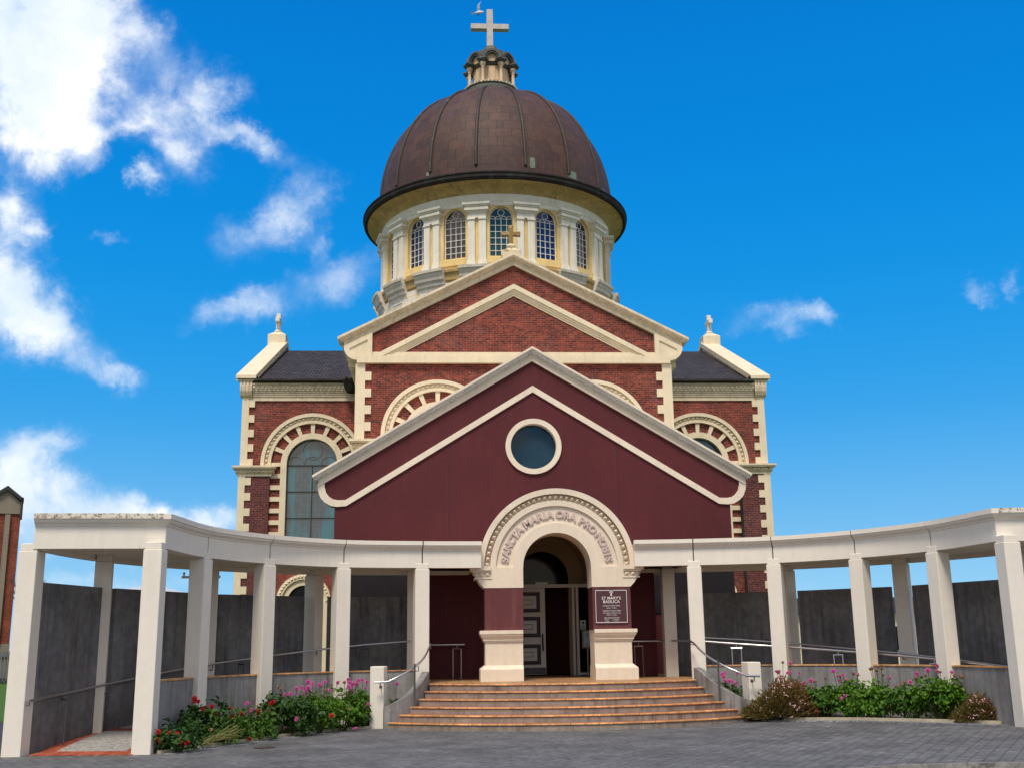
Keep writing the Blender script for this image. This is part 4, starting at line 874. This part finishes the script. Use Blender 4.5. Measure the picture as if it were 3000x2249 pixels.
# ------------------------------------------------------------------ steps, stair walls, posts and rails
def arc3(xe, ye, ym, n=40):
    h = ye - ym; r_ = (xe * xe + h * h) / (2 * h); cy = ym + r_; a = math.asin(xe / r_)
    return [(r_ * sin(-a + 2 * a * i / n), cy - r_ * cos(-a + 2 * a * i / n)) for i in range(n + 1)]
ST = [(3.95, -2.16, -3.46), (3.72, -2.05, -3.18), (3.48, -1.83, -2.9), (3.3, -1.58, -2.62), (3.18, -1.24, -2.34), (3.08, -.86, -2.05)]
stp = thing('entrance_steps', 'curved flight of six concrete steps with orange tile nosings below the portal', 'steps', (0, -2.6, 0))
for i, (xe, ye, ym) in enumerate(ST):
    z = .15 * (i + 1); a = arc3(xe, ye, ym); bk = -.2 + .012 * i
    o = part('step', MB().prism(a + [(xe - .02, bk), (-xe + .02, bk)], -.08, z - .042, axis='z'), RISER, stp)
    part('nosing', MB().sweep(a, [(.02, z - .036), (-.014, z - .036), (-.022, z - .028), (-.022, z - .012), (-.014, z - .002), (.055, z), (.055, z - .041)]), NOSE, o)
    if i < 5: part('tread', MB().sweep(a, [(.056, z - .041), (.056, z - .003), (.62, z - .003), (.62, z - .041)]), TREAD, o)
    else: part('landing', MB().prism([(x * .985, y + .057) for x, y in a] + [(3.08, -.3), (3.6, -.28), (3.6, 4.15), (-3.6, 4.15), (-3.6, -.28), (-3.08, -.3)], z - .042, z - .003, axis='z'), LAND, o)
part('landing_base', MB().box(-3.55, 3.55, -.17, 4.14, -.05, .855), RISER, stp)
for s in (-1, 1):
    side = 'left' if s < 0 else 'right'; f = (lambda m_: m_) if s > 0 else (lambda m_: m_.mirror())
    ip = [(3.1, -.62), (3.13, -.9), (3.2, -1.2), (3.31, -1.48), (3.47, -1.71), (3.68, -1.86), (3.9, -1.93), (4.05, -1.94)]
    zt_ = [1.16, 1.12, 1.0, .86, .73, .61, .51, .45]
    solo('stair_wall', f(MB().sweep(ip, [(0, -.05), (0, zt_), (.16, zt_), (.16, -.05)], 1)), CONC, 'low curving concrete wall stepping down the %s end of the steps' % side, 'wall', 'stair walls')
    e = .0 if s < 0 else -.03; y0 = -1.60
    solo('stair_post', f(MB().obox((4.2, y0), (cos(R(8)), sin(R(8)) * 1), .155, .2, -.05, 1.315 + e)), WHITE, 'square off white post at the %s foot of the steps' % side, 'post', 'posts at the foot of the steps', bevel=.018)
    r_ = thing('stair_handrail', 'polished steel handrail curving down the %s end of the steps to the white post' % side, 'handrail', (3.4 * s, -1.5, .6), 'stair handrails')
    P0 = [(3.05, -.62, 1.77), (3.1, -.85, 1.70), (3.15, -1.1, 1.58), (3.24, -1.38, 1.44), (3.38, -1.66, 1.31), (3.56, -1.88, 1.19), (3.76, -2.0, 1.09), (3.93, -2.05, 1.01), (4.0, -2.05, .99), (4.27, -2.02, .985)]
    V = [Vector(p) for p in P0]; q = []
    for i in range(len(V) - 1):
        p0, p1, p2, p3 = V[max(i - 1, 0)], V[i], V[i + 1], V[min(i + 2, len(V) - 1)]
        for k in range(4):
            t = k / 4; q.append(.5 * ((2 * p1) + (p2 - p0) * t + (2 * p0 - 5 * p1 + 4 * p2 - p3) * t * t + (3 * p1 - p0 - 3 * p2 + p3) * t ** 3))
    q.append(V[-1])
    part('rail', f(MB().tube(q, .025, 10)), STEEL, r_, smooth=60)
    part('post', f(MB().tube([(3.40, -1.78, .44), (3.40, -1.78, 1.36)], .022, 8).tube([(3.40, -1.78, 1.2), (3.32, -1.66, 1.2), (3.32, -1.66, 1.31)], .011, 6)), DSTEEL, r_)
    part('bracket', f(MB().tube([(4.14, -1.8, .88), (4.14, -2.03, .88), (4.14, -2.03, .97)], .012, 6).tube([(4.14, -1.79, .88), (4.14, -1.82, .88)], .035, 10).tube([(3.14, -.62, 1.68), (3.05, -.64, 1.68), (3.05, -.64, 1.75)], .012, 6)), DSTEEL, r_)
    r_ = thing('landing_handrail', 'level steel handrail in front of the maroon wall on the %s of the landing' % side, 'handrail', (2.6 * s, 2.2, .9), 'landing handrails')
    yy = 2.25 if s < 0 else 1.62; xa, xb = (3.25, 2.22) if s < 0 else (3.0, 1.9)
    pts = [(xa * s, yy, 1.76), (xb * s, yy, 1.76)]
    if s > 0: pts = [(3.35, .3, 1.76), (3.25, .8, 1.77), (3.0, yy - .25, 1.78), (2.75, yy, 1.78), (1.9, yy, 1.78)]
    part('rail', MB().tube(pts, .024, 8), STEEL, r_, smooth=60)
    xm = 2.42 if s < 0 else 2.2; b = MB()
    for k in (-1, 1): b.tube([((xm + .105 * k) * s, yy, .9), ((xm + .105 * k) * s, yy, 1.66)], .017, 6)
    b.tube([((xm - .12) * s, yy, 1.66), ((xm + .12) * s, yy, 1.66)], .019, 6).tube([(xm * s, yy, 1.66), (xm * s, yy, 1.75)], .01, 6)
    part('post_frame', b, STEEL, r_)

# ------------------------------------------------------------------ ground
struct('ground', MB().add([(-3000, -3000, -.16), (3000, -3000, -.16), (3000, 3000, -.16), (-3000, 3000, -.16)], [(0, 1, 2, 3)]), GRASS)
struct('road', MB().add([(-120, -70, -.11), (120, -70, -.11), (120, 3, -.11), (-120, 3, -.11)], [(0, 1, 2, 3)]), ASPH)
KP = [(-40, -20), (-12, -14.6), (-4, -13.0), (.5, -12.1), (2.24, -11.62), (2.75, -11.46), (3.2, -11.36), (3.75, -11.38), (4.4, -11.56), (5.0, -11.78), (8, -13.2), (16, -16), (40, -22)]
def ky(x):
    for (a, b_), (c_, d_) in zip(KP, KP[1:]):
        if a <= x <= c_: return b_ + (d_ - b_) * (x - a) / (c_ - a)
b = MB(); nx, ny = 70, 22
xs = [-24 + 48 * i / nx for i in range(nx + 1)]
for i, x in enumerate(xs):
    y0 = ky(x) + .12; y1 = 3.0
    for j in range(ny + 1):
        y = y0 + (y1 - y0) * j / ny; b.v.append((x, y, zf(x, y)))
for i in range(nx):
    for j in range(ny): a = i * (ny + 1) + j; b.f.append((a, a + ny + 1, a + ny + 2, a + 1))
struct('paving', b, PAVER)
kz = [zf(x, y) + .012 for x, y in KP]
struct('kerb', MB().sweep(KP, [(-.02, -.13), (.0, kz), (.11, kz), (.11, -.13)]), KERB)
struct('lawn', MB().add([(-60, 3.4, -.02), (-11.2, 3.4, -.02), (-11.2, 39, .0), (-60, 39, .0)], [(0, 1, 2, 3)]), GRASS)
struct('side_path', MB().add([(-40, -5.8, -.026), (-10.6, -5.8, -.026), (-10.6, 3.35, -.026), (-40, 3.35, -.026)], [(0, 1, 2, 3)]), ASPH)
EL = [(-4.36, -1.78), (-5.1, -2.28), (-5.8, -3.12), (-6.2, -3.85), (-6.85, -4.9), (-7.35, -5.9), (-7.72, -6.5)]
ER = [(4.36, -2.3), (5.0, -2.98), (5.77, -3.6), (6.7, -4.62), (7.4, -5.3), (7.84, -5.75)]
for E_, s in ((EL, -1), (ER, 1)):
    bk = [(p.x * s, p.y + .25) for p in (PATH[i] + nrm(i)[0] * .1 for i in range(10, 51, 4))]
    if s < 0: poly = E_ + [(-8.0, -6.3)] + list(reversed(bk)) + [(-3.5, -1.5)]
    else: poly = E_ + [(8.0, -6.2)] + list(reversed(bk)) + [(3.5, -1.5)]
    zt_ = .045 if s < 0 else .12
    struct('planting_bed', MB().prism(poly, -.1, zt_, axis='z'), SOIL)
    ez = [zf(x, y) + .06 for x, y in E_]; eb = [zf(x, y) - .05 for x, y in E_]
    struct('bed_edging', MB().sweep(E_, [(-.045, eb), (-.045, ez), (.045, ez), (.045, eb)]), EDGE)
    pz = [zf(x, y) + .006 for x, y in E_]; pb = [zf(x, y) - .03 for x, y in E_]
    sg_ = 1 if s < 0 else -1
    struct('paver_border', MB().sweep(E_, [(.05, pb), (.05, pz), (.36, pz), (.36, pb)], sg_), EDGEP)
solo('drain_cover', MB().obox((-5.98, -5.96), (cos(R(40)), sin(R(40))), .15, .13, -.03, .012), RUST, 'small rusty drain cover set in the grey pavers near the left flower bed', 'drain cover', bevel=.006)

# ------------------------------------------------------------------ plants
rng = random.Random(7)
def leaf(mb, p, n_, up, l, w_, fold=.25):
    n_ = n_.normalized(); t = (up - n_ * up.dot(n_)); t = t.normalized() if t.length > 1e-3 else n_.orthogonal().normalized(); sd_ = n_.cross(t)
    a = p; m1 = p + t * (l * .38) + n_ * (l * .06); m2 = p + t * (l * .75) + n_ * (l * .02); e = p + t * l - n_ * (l * .12); o = n_ * (w_ * fold)
    i = len(mb.v)
    mb.v += [tuple(x) for x in (a, m1 + sd_ * w_ * .5 + o, m2 + sd_ * w_ * .38 + o, e, m2 - sd_ * w_ * .38 + o, m1 - sd_ * w_ * .5 + o, m1, m2)]
    mb.f += [(i, i + 1, i + 6), (i, i + 6, i + 5), (i + 1, i + 2, i + 7, i + 6), (i + 6, i + 7, i + 4, i + 5), (i + 2, i + 3, i + 7), (i + 7, i + 3, i + 4)]
def rv(): 
    while True:
        v = Vector((rng.uniform(-1, 1), rng.uniform(-1, 1), rng.uniform(-1, 1)))
        if .05 < v.length < 1: return v.normalized()
def head_mesh(name, kind):
    b = MB(); pet = []; 
    if kind == 'seed':
        b.lathe([(0, -.03), (.022, -.026), (.034, -.008), (.034, .008), (.022, .026), (0, .032)], (0, 0), 9); return _mm(name, b, [SEEDH], None)
    rings = ((14, .062, .0, .024), (12, .05, .014, .022), (9, .034, .026, .018)) if kind != 'daisy' else ((12, .055, 0, .02),)
    for n_, r_, z, w_ in rings:
        o = rng.random()
        for k in range(n_):
            a = 2 * pi * (k + o) / n_; d = Vector((cos(a), sin(a), 0)); t = Vector((-sin(a), cos(a), 0)); rr = r_ * rng.uniform(.88, 1.1)
            q = [d * .006 + Vector((0, 0, z)), d * rr * .55 + t * w_ * .5 + Vector((0, 0, z + .012)), d * rr + Vector((0, 0, z + .004)), d * rr * .55 - t * w_ * .5 + Vector((0, 0, z + .012))]
            i = len(b.v); b.v += [tuple(x) for x in q]; b.f += [(i, i + 1, i + 2), (i, i + 2, i + 3)]
    nf = len(b.f); b.lathe([(.019, .024), (.017, .04), (.008, .046), (0, .047)], (0, 0), 9)
    return _mm(name, b, {'pink': [PINK, MAG], 'red': [RED, DRED], 'daisy': [PINK, YEL]}[kind], nf)
def _mm(name, b, ms, nf):
    me = bpy.data.meshes.new(name); me.from_pydata(b.v, [], b.f); me.update()
    for m_ in ms: me.materials.append(m_)
    if nf is not None:
        for i in range(nf, len(b.f)): me.polygons[i].material_index = 1
    return me
HEAD = {k: [head_mesh('flower', k) for _ in range(2)] for k in ('pink', 'red', 'seed', 'daisy')}
def plant(name, label, x, y, rx, ry, h, lm, n, ls, fl=(), clumps=26, low=.04, rot=0, cat='flowering plant', group='dahlias in the flower beds', ragged=.18, flz=(.0, .28), shape=.75, fside=None):
    if n > 300: rx *= 1.12; n = int(n * 1.3); ls *= 1.12; clumps = int(clumps * 1.25)
    z0 = zf(x, y) + .02; t = thing(name, label, cat, (x, y, z0), group); mb = MB(); st = MB(); cs_ = []
    for k in range(clumps):
        a = rng.uniform(0, 2 * pi); q = rng.random() ** .5; zz = rng.random()
        e = math.sqrt(max(0, 1 - (q * shape) ** 2)); 
        cs_.append((Vector((x + rx * q * cos(a), y + ry * q * sin(a), z0 + max(low, h * e * (.25 + .75 * zz ** .6) * rng.uniform(1 - ragged, 1 + ragged * .5)))), rng.uniform(.75, 1.25)))
    ctr = Vector((x, y, z0 + h * .25))
    for k in range(n):
        c_, sz = rng.choice(cs_); p = c_ + Vector((rng.gauss(0, rx * .17), rng.gauss(0, ry * .17), rng.gauss(0, h * .11)))
        p.z = max(z0 + .03, min(p.z, z0 + h * 1.04))
        o = (p - ctr); o = o.normalized() if o.length > .01 else Vector((0, 0, 1))
        nn_ = (o * .7 + rv() * .75 + Vector((0, 0, .45))); l = ls * rng.uniform(.6, 1.3) * sz
        leaf(mb, p, nn_, (o * .6 + rv() * .9 + Vector((0, 0, -.15))), l, l * rng.uniform(.5, .7))
    for c_, sz in cs_: st.tube([(x + (c_.x - x) * .25, y + (c_.y - y) * .25, z0 - .02), (x + (c_.x - x) * .6, y + (c_.y - y) * .6, z0 + (c_.z - z0) * .55), c_], .008, 5, False, .004)
    part('foliage', mb, lm, t)
    heads = []
    for kind, cnt, zlo, zhi in fl:
        for k in range(cnt):
            a = rng.uniform(0, 2 * pi); q = rng.random() ** .5
            fx = x + rx * q * cos(a) * .95; fy = y + ry * q * sin(a) * .9; fzz = z0 + rng.uniform(zlo, zhi)
            if zhi < h: fy = y - ry * rng.uniform(.85, 1.1)
            if fside: fx = x + fside[0] * rng.uniform(.2, 1) * rx; 
            heads.append((Vector((fx, fy, fzz)), kind))
    for p, kind in heads:
        b0 = Vector((x + (p.x - x) * .6, y + (p.y - y) * .6, z0 + min(h * .6, (p.z - z0) * .6)))
        st.tube([b0, (b0 + p) / 2 + Vector((rng.uniform(-.03, .03), rng.uniform(-.03, .03), .02)), p], .0055, 5, False)
    part('stems', st, STEM, t)
    for p, kind in heads:
        o = bpy.data.objects.new('seed_head' if kind == 'seed' else 'flower', rng.choice(HEAD[kind])); col.objects.link(o); o.parent = t
        o.location = p - Vector((x, y, z0)); d = Vector((rng.uniform(-.6, .5), -1 + rng.uniform(-.1, .7), rng.uniform(.1, 1.1)))
        o.rotation_euler = d.to_track_quat('Z', 'Y').to_euler(); k = rng.uniform(.72, 1.12); o.scale = (k, k, k)
    return t
# left bed
plant('dahlia', 'low dark dahlia with big red blooms at the foot of the corner column', -7.5, -6.15, .36, .34, .5, LEAF_D, 520, .085, [('red', 8, .12, .36), ('pink', 1, .4, .45)], ragged=.4)
plant('dahlia', 'tall thin dahlia with red blooms against the concrete, second plant from the left', -7.30, -5.05, .34, .32, .82, LEAF_D, 420, .1, [('red', 4, .6, .86)], clumps=16, ragged=.5)
plant('dahlia', 'leaning dahlia with pale bent stalks and a few red blooms', -6.95, -4.9, .42, .36, .58, LEAF_M, 620, .085, [('red', 7, .48, .74), ('daisy', 1, .2, .3)], ragged=.5, clumps=20)
b = MB()
for k in range(26):
    a = rng.uniform(-.5, .8); x0, y0 = -7.2 + rng.uniform(-.15, .15), -5.62 + rng.uniform(-.1, .1)
    b.tube([(x0, y0, .05), (x0 + .3 * cos(a), y0 + .3 * sin(a) + .05, .1 + rng.uniform(0, .12)), (x0 + .62 * cos(a), y0 + .62 * sin(a) + .1, .1 + rng.uniform(.0, .3))], .007, 5, False, .004)
solo('flattened_stalks', b, STALK, 'fan of pale flattened stalks lying at the edge of the left bed', 'dead stalks')
plant('dahlia', 'ragged yellow green plant beside the pale fallen stalks', -6.45, -4.15, .36, .34, .55, LEAF_M, 560, .075, [('red', 3, .5, .7), ('pink', 2, .55, .7), ('red', 1, .02, .06)], ragged=.4)
plant('dahlia', 'big dark leaved dahlia with pink blooms below the second full column', -6.0, -3.25, .5, .4, .78, LEAF_D, 1000, .105, [('pink', 6, .72, 1.0), ('pink', 4, .1, .5), ('seed', 2, .9, 1.05)], clumps=34)
plant('dahlia', 'bright green dahlia under many pink blooms, with a red cluster low on its left', -5.45, -2.65, .46, .38, .76, LEAF_B, 1050, .085, [('pink', 9, .8, 1.05), ('red', 4, .3, .45), ('seed', 2, .8, 1.0)], clumps=34)
plant('dahlia', 'bright green dahlia with tall pink blooms in front of the white column', -4.95, -2.2, .42, .36, .8, LEAF_B, 1000, .08, [('pink', 9, .82, 1.12), ('pink', 2, .35, .6), ('seed', 2, .85, 1.1), ('pink', 2, .0, .05)], clumps=32)
plant('dahlia', 'mid green dahlia close against the left white post', -4.58, -1.6, .26, .34, .74, LEAF_M, 620, .085, [('pink', 9, .74, 1.02), ('pink', 3, .3, .55), ('seed', 1, .9, 1.0)], clumps=22)
plant('dahlia', 'small leafy shoot with one pink bloom between left post and steps', -3.86, -1.2, .12, .1, .62, LEAF_D, 60, .11, [('pink', 1, .86, .9)], clumps=5, low=.4)
# right bed
plant('dahlia', 'dark dahlia with large pink blooms between right stair wall and white post', 3.82, -1.1, .34, .26, .72, LEAF_D, 560, .085, [('pink', 9, .68, .98)], clumps=20)
plant('dahlia', 'leggy dahlia with drying blooms behind the brown bush', 4.98, -1.75, .3, .3, .78, LEAF_D, 260, .095, [('pink', 6, .8, 1.15), ('seed', 4, .85, 1.2)], clumps=12, ragged=.5)
def twig_bush(label, x, y, rx, ry, h, n, nf, lm1, lm2, gap=.6):
    z0 = zf(x, y); t = thing('shrub', label, 'shrub', (x, y, z0), 'fine twigged shrubs'); A = MB(); B_ = MB(); F = MB(); S_ = MB()
    for k in range(n):
        a = rng.uniform(0, 2 * pi); q = rng.random() ** .5; e = math.sqrt(max(0.0, 1 - q * q)); zz = rng.random() ** .5
        rad = Vector((rx * q * cos(a), ry * q * sin(a), h * (.08 + .92 * e * zz) * min(1, max(.5, 1 + .75 * q * cos(a)))))
        k_ = 1 + .13 * sin(7 * a + 3 * zz) + rng.gauss(0, .05); p = Vector((x, y, z0)) + rad * k_; p.z = max(p.z, z0 + .03)
        d = (rad.normalized() + rv() * .55 + Vector((0, 0, .35))).normalized(); l = rng.uniform(.06, .13)
        side_ = (x + .15 - p.x) / rx + rng.gauss(0, .35) + (.45 - (p.z - z0) / h) * .5
        mb = A if side_ > -.25 else B_
        leaf(mb, p, d.cross(rv()), d, l, l * .22, .1)
        if k % 12 == 0: S_.tube([(x + rad.x * .2, y + rad.y * .2, z0), p], .006, 4, False)
    for k in range(nf):
        a = rng.uniform(0, 2 * pi); q = rng.random() ** .6; e = math.sqrt(max(0, 1 - q * q)); p = Vector((x + rx * q * cos(a), y + ry * q * sin(a) - .02, z0 + h * (e * rng.uniform(.86, 1.06) + .05) * min(1, max(.5, 1 + .75 * q * cos(a)))))
        for j in range(3): leaf(F, p + rv() * .02, Vector((0, -.6, 1)) + rv() * .6, rv(), .03, .028, 0)
    part('foliage', A, lm1, t); part('dry_growth', B_, lm2, t); part('florets', F, PALEP, t); part('stems', S_, BARK, t); return t
twig_bush('large rounded brown and olive bush spilling over the paving beside the right post', 4.60, -2.42, .80, .62, .76, 7600, 110, LEAF_O, LEAF_R)
plant('dahlia', 'dark green dahlia just right of the brown bush', 5.42, -2.72, 0.42, 0.36, 0.62, LEAF_M, 820, .08, [('pink', 2, .62, .8), ('seed', 3, .66, .9)], clumps=38, ragged=.12)
plant('dahlia', 'bright green dahlia with a cluster of fading pinks on its top left', 5.92, -3.05, 0.44, 0.36, 0.70, LEAF_B, 900, .082, [('pink', 6, .74, .96), ('seed', 4, .8, 1.0), ('pink', 2, .3, .5)], clumps=38, ragged=.12)
plant('dahlia', 'rich green dahlia with brown seed heads before the middle right column', 6.35, -3.5, 0.44, 0.36, 0.68, LEAF_B, 900, .085, [('seed', 7, .78, 1.1), ('pink', 1, .7, .8)], clumps=38, ragged=.12)
plant('dahlia', 'mid green dahlia with one low pink bloom, third plant from the right end', 6.82, -4.05, 0.44, 0.36, 0.64, LEAF_M, 820, .085, [('pink', 3, .6, .76), ('seed', 4, .62, .8)], clumps=26)
plant('dahlia', 'leafy dahlia with tall pink blooms and seed heads below the last full column', 7.25, -4.5, 0.44, 0.36, 0.74, LEAF_B, 920, .09, [('pink', 5, .8, 1.12), ('seed', 6, .82, 1.15)], clumps=38, ragged=.12)
twig_bush('small russet bush with pale pink florets beside the right end column', 7.60, -5.2, .38, .32, .47, 2600, 90, LEAF_O, LEAF_R)

# ------------------------------------------------------------------ background things
bb = thing('brick_building', 'tall orange brick building with grey gable panel at the left edge', 'building', (-29.72, 45, 0))
bb.rotation_euler.z = R(23)
part('wall', MB().box(-46, -29.72, 45, 60, 2.2, 10.25), BRICK_BG, bb)
part('base', MB().box(-46, -29.7, 44.96, 60, 0, 2.2), TANB, bb)
b = MB()
for k in range(4):
    x = -30.62 - 2.7 * k; b.prism([(x - 1.35, 10.26), (x - 1.35, 10.75), (x, 11.75), (x + .92 if k == 0 else x + 1.35, 10.95 if k == 0 else 10.75), (x + .92 if k == 0 else x + 1.35, 10.26)], 44.9, 59)
part('gable_panel', b, TANB, bb)
b = MB()
for k in range(4):
    x = -30.62 - 2.7 * k; e = 1.0 if k == 0 else 1.35; b.prism([(x - 1.35, 10.75), (x, 11.75), (x + e, 11.75 - e * .78), (x + e, 12.0 - e * .78), (x, 12.02), (x - 1.35, 11.02)], 44.7, 60)
part('roof', b, DARKR, bb)
part('downpipe', MB().box(-30.62, -30.32, 44.8, 44.95, 2.3, 10.2), TANB, bb)
part('corner_gutter', MB().box(-29.78, -29.64, 44.7, 44.98, 9.9, 11.3), DARKR, bb)
fe = thing('fence', 'grey corrugated fence with timber rails behind the far lawn', 'fence', (-34, 38, 0))
b = MB(); n_ = 220
for k in range(n_):
    x = -60 + 40 * k / n_; b.box(x, x + .1, 38.0 + (.03 if k % 2 else 0), 38.05 + (.03 if k % 2 else 0), .05, 1.75)
part('sheet', b, TIMBER, fe)
part('rail', MB().box(-60, -20, 37.9, 37.98, 1.45, 1.6).box(-60, -20, 37.9, 37.98, .3, .42), TIMBER, fe)
for k in range(14): part('post', MB().box(-59.5 + 3 * k, -59.32 + 3 * k, 37.78, 37.9, 0, 1.7), TIMBER, fe)
ct = thing('cottage', 'small pale cottage with a white roof edge beyond the fence at the far left', 'house', (-53, 74, 0))
part('wall', MB().box(-58, -45.0, 72, 80, 0, 3.3), PALE, ct); part('roof', MB().prism([(71.6, 3.3), (76, 5.2), (80.4, 3.3)], -58.4, -44.6, axis='x'), IRON, ct)
part('window', MB().box(-50.9, -50.2, 71.9, 71.99, 1.0, 2.5).box(-48.4, -47.4, 71.9, 71.99, 1.0, 2.5), G_DK, ct)
hs = thing('house', 'distant house with a pale iron roof peeping above the left screen panels', 'house', (-20.5, 44, 0))
part('wall', MB().box(-26, -16.2, 40, 48, 0, 4.35), PALE, hs)
part('roof', MB().add([(-26.6, 39.4, 4.35), (-15.6, 39.4, 4.35), (-15.6, 48.6, 4.35), (-26.6, 48.6, 4.35), (-21.6, 44, 5.62), (-20.6, 44, 5.62)], [(0, 1, 5, 4), (1, 2, 5), (2, 3, 4, 5), (3, 0, 4), (3, 2, 1, 0)]), IRON, hs)
up = thing('utility_pole', 'utility pole whose crossarm shows between the left columns', 'utility pole', (-14.95, 30, 0))
part('pole', MB().tube([(-14.95, 30, 0), (-14.95, 30, 5.7)], .12, 10), BARK, up); part('crossarm', MB().box(-15.9, -14.0, 29.85, 29.97, 5.2, 5.32), DSTEEL, up)
for x in (-15.8, -15.3, -14.6, -14.1): part('insulator', MB().lathe([(0, 5.32), (.05, 5.33), (.03, 5.38), (.06, 5.42), (.05, 5.5), (0, 5.52)], (x, 29.91), 10), DSTEEL, up)
vl = thing('cream_villa', 'cream villa glimpsed through the gap beside the right columns', 'house', (24, 53, 0))
part('wall', MB().box(20.9, 32, 50, 58, 0, 3.5), CREAM, vl); part('roof', MB().prism([(49.6, 3.5), (54, 4.75), (58.4, 3.5)], 20.6, 32.4, axis='x'), SLATE, vl)
part('porch_post', MB().box(21.0, 21.25, 49.2, 49.45, 0, 3.4).lathe([(0, 3.4), (.25, 3.42), (.25, 3.6), (.1, 3.7), (.16, 3.9), (.05, 4.2), (0, 4.25)], (21.12, 49.32), 12), CREAM, vl)
part('window', MB().box(22, 23, 49.9, 49.99, 1, 2.6).box(27.6, 29, 49.9, 49.99, 1, 2.6), G_DK, vl)
tr = thing('bare_tree', 'thin leafless tree beside the orange brick building', 'tree', (-33.2, 62, 0)); tb = MB(); rng2 = random.Random(3)
def limb(p, d, l, r_, k):
    e = p + d * l; tb.tube([p, (p + e) / 2 + Vector((rng2.uniform(-.1, .1), 0, rng2.uniform(-.1, .1))) * l * .4, e], r_, 5, False, r_ * .6)
    if k == 0: return
    for _ in range(3 if k > 1 else 4):
        q = p.lerp(e, rng2.uniform(.45, 1)); limb(q, (d + Vector((rng2.uniform(-.8, .8), rng2.uniform(-.8, .8), rng2.uniform(-.1, .7)))).normalized(), l * rng2.uniform(.5, .75), r_ * .55, k - 1)
limb(Vector((-35.2, 62, 0)), Vector((.02, 0, 1)), 3.8, .2, 5)
part('trunk', tb, BARK, tr)
# gull, wings raised, gliding right beside the cross
gl = thing('gull', 'white gull with raised wing flying just left of the high cross', 'bird', (-1.1, 20, 31.08))
gb = MB().lathe([(0, -.27), (.018, -.25), (.04, -.17), (.075, -.05), (.085, .03), (.07, .11), (.045, .16), (.048, .2), (.038, .235), (0, .25)], (0, 0), 14)
gb.add([(-.02, .02, -.22), (.02, .02, -.22), (.03, .10, -.42), (-.03, -.09, -.44), (-.05, -.0, -.45)], [(0, 1, 2, 4), (0, 4, 3)])
M = Matrix.Translation((-1.08, 20, 31.08)) @ Matrix.Rotation(R(-8), 4, 'Y') @ Matrix.Rotation(R(90), 4, 'Y')
part('body', gb.xf(M), FEATH, gl, smooth=60)
def wing(sy, tipx, tipz):
    w_ = MB(); P = [(0, .02, .03), (-.03, .05, .2), (-.05, .06, .38), (tipx, .05, tipz)]; C_ = [.17, .15, .11, .015]; vs = []
    for (px, py, pz), c_ in zip(P, C_): vs += [(px + c_ * .5, py * sy, pz), (px, py * sy - .012, pz + .012), (px - c_ * .5, py * sy, pz - .01), (px, py * sy + .012, pz)]
    fs = [(0, 1, 2, 3), (15, 14, 13, 12)]
    for i in range(3):
        for q in range(4): fs.append((i * 4 + q, (i + 1) * 4 + q, (i + 1) * 4 + (q + 1) % 4, i * 4 + (q + 1) % 4))
    return w_.add(vs, fs)
part('wing', wing(-1, .06, .60).xf(Matrix.Translation((-1.12, 20, 31.08)) @ Matrix.Rotation(R(8), 4, 'Y') @ Matrix.Rotation(R(25), 4, 'X')), FEATH, gl)
part('wing', wing(1, -.10, .42).xf(Matrix.Translation((-1.10, 20.02, 31.08)) @ Matrix.Rotation(R(-30), 4, 'Y') @ Matrix.Rotation(R(-74), 4, 'X')), FEATHG, gl)
gl.scale = (.85, .85, .85)
part('beak', MB().tube([(-.83, 20, 31.045), (-.77, 20, 31.035)], .015, 6, True, .004), BEAK, gl)
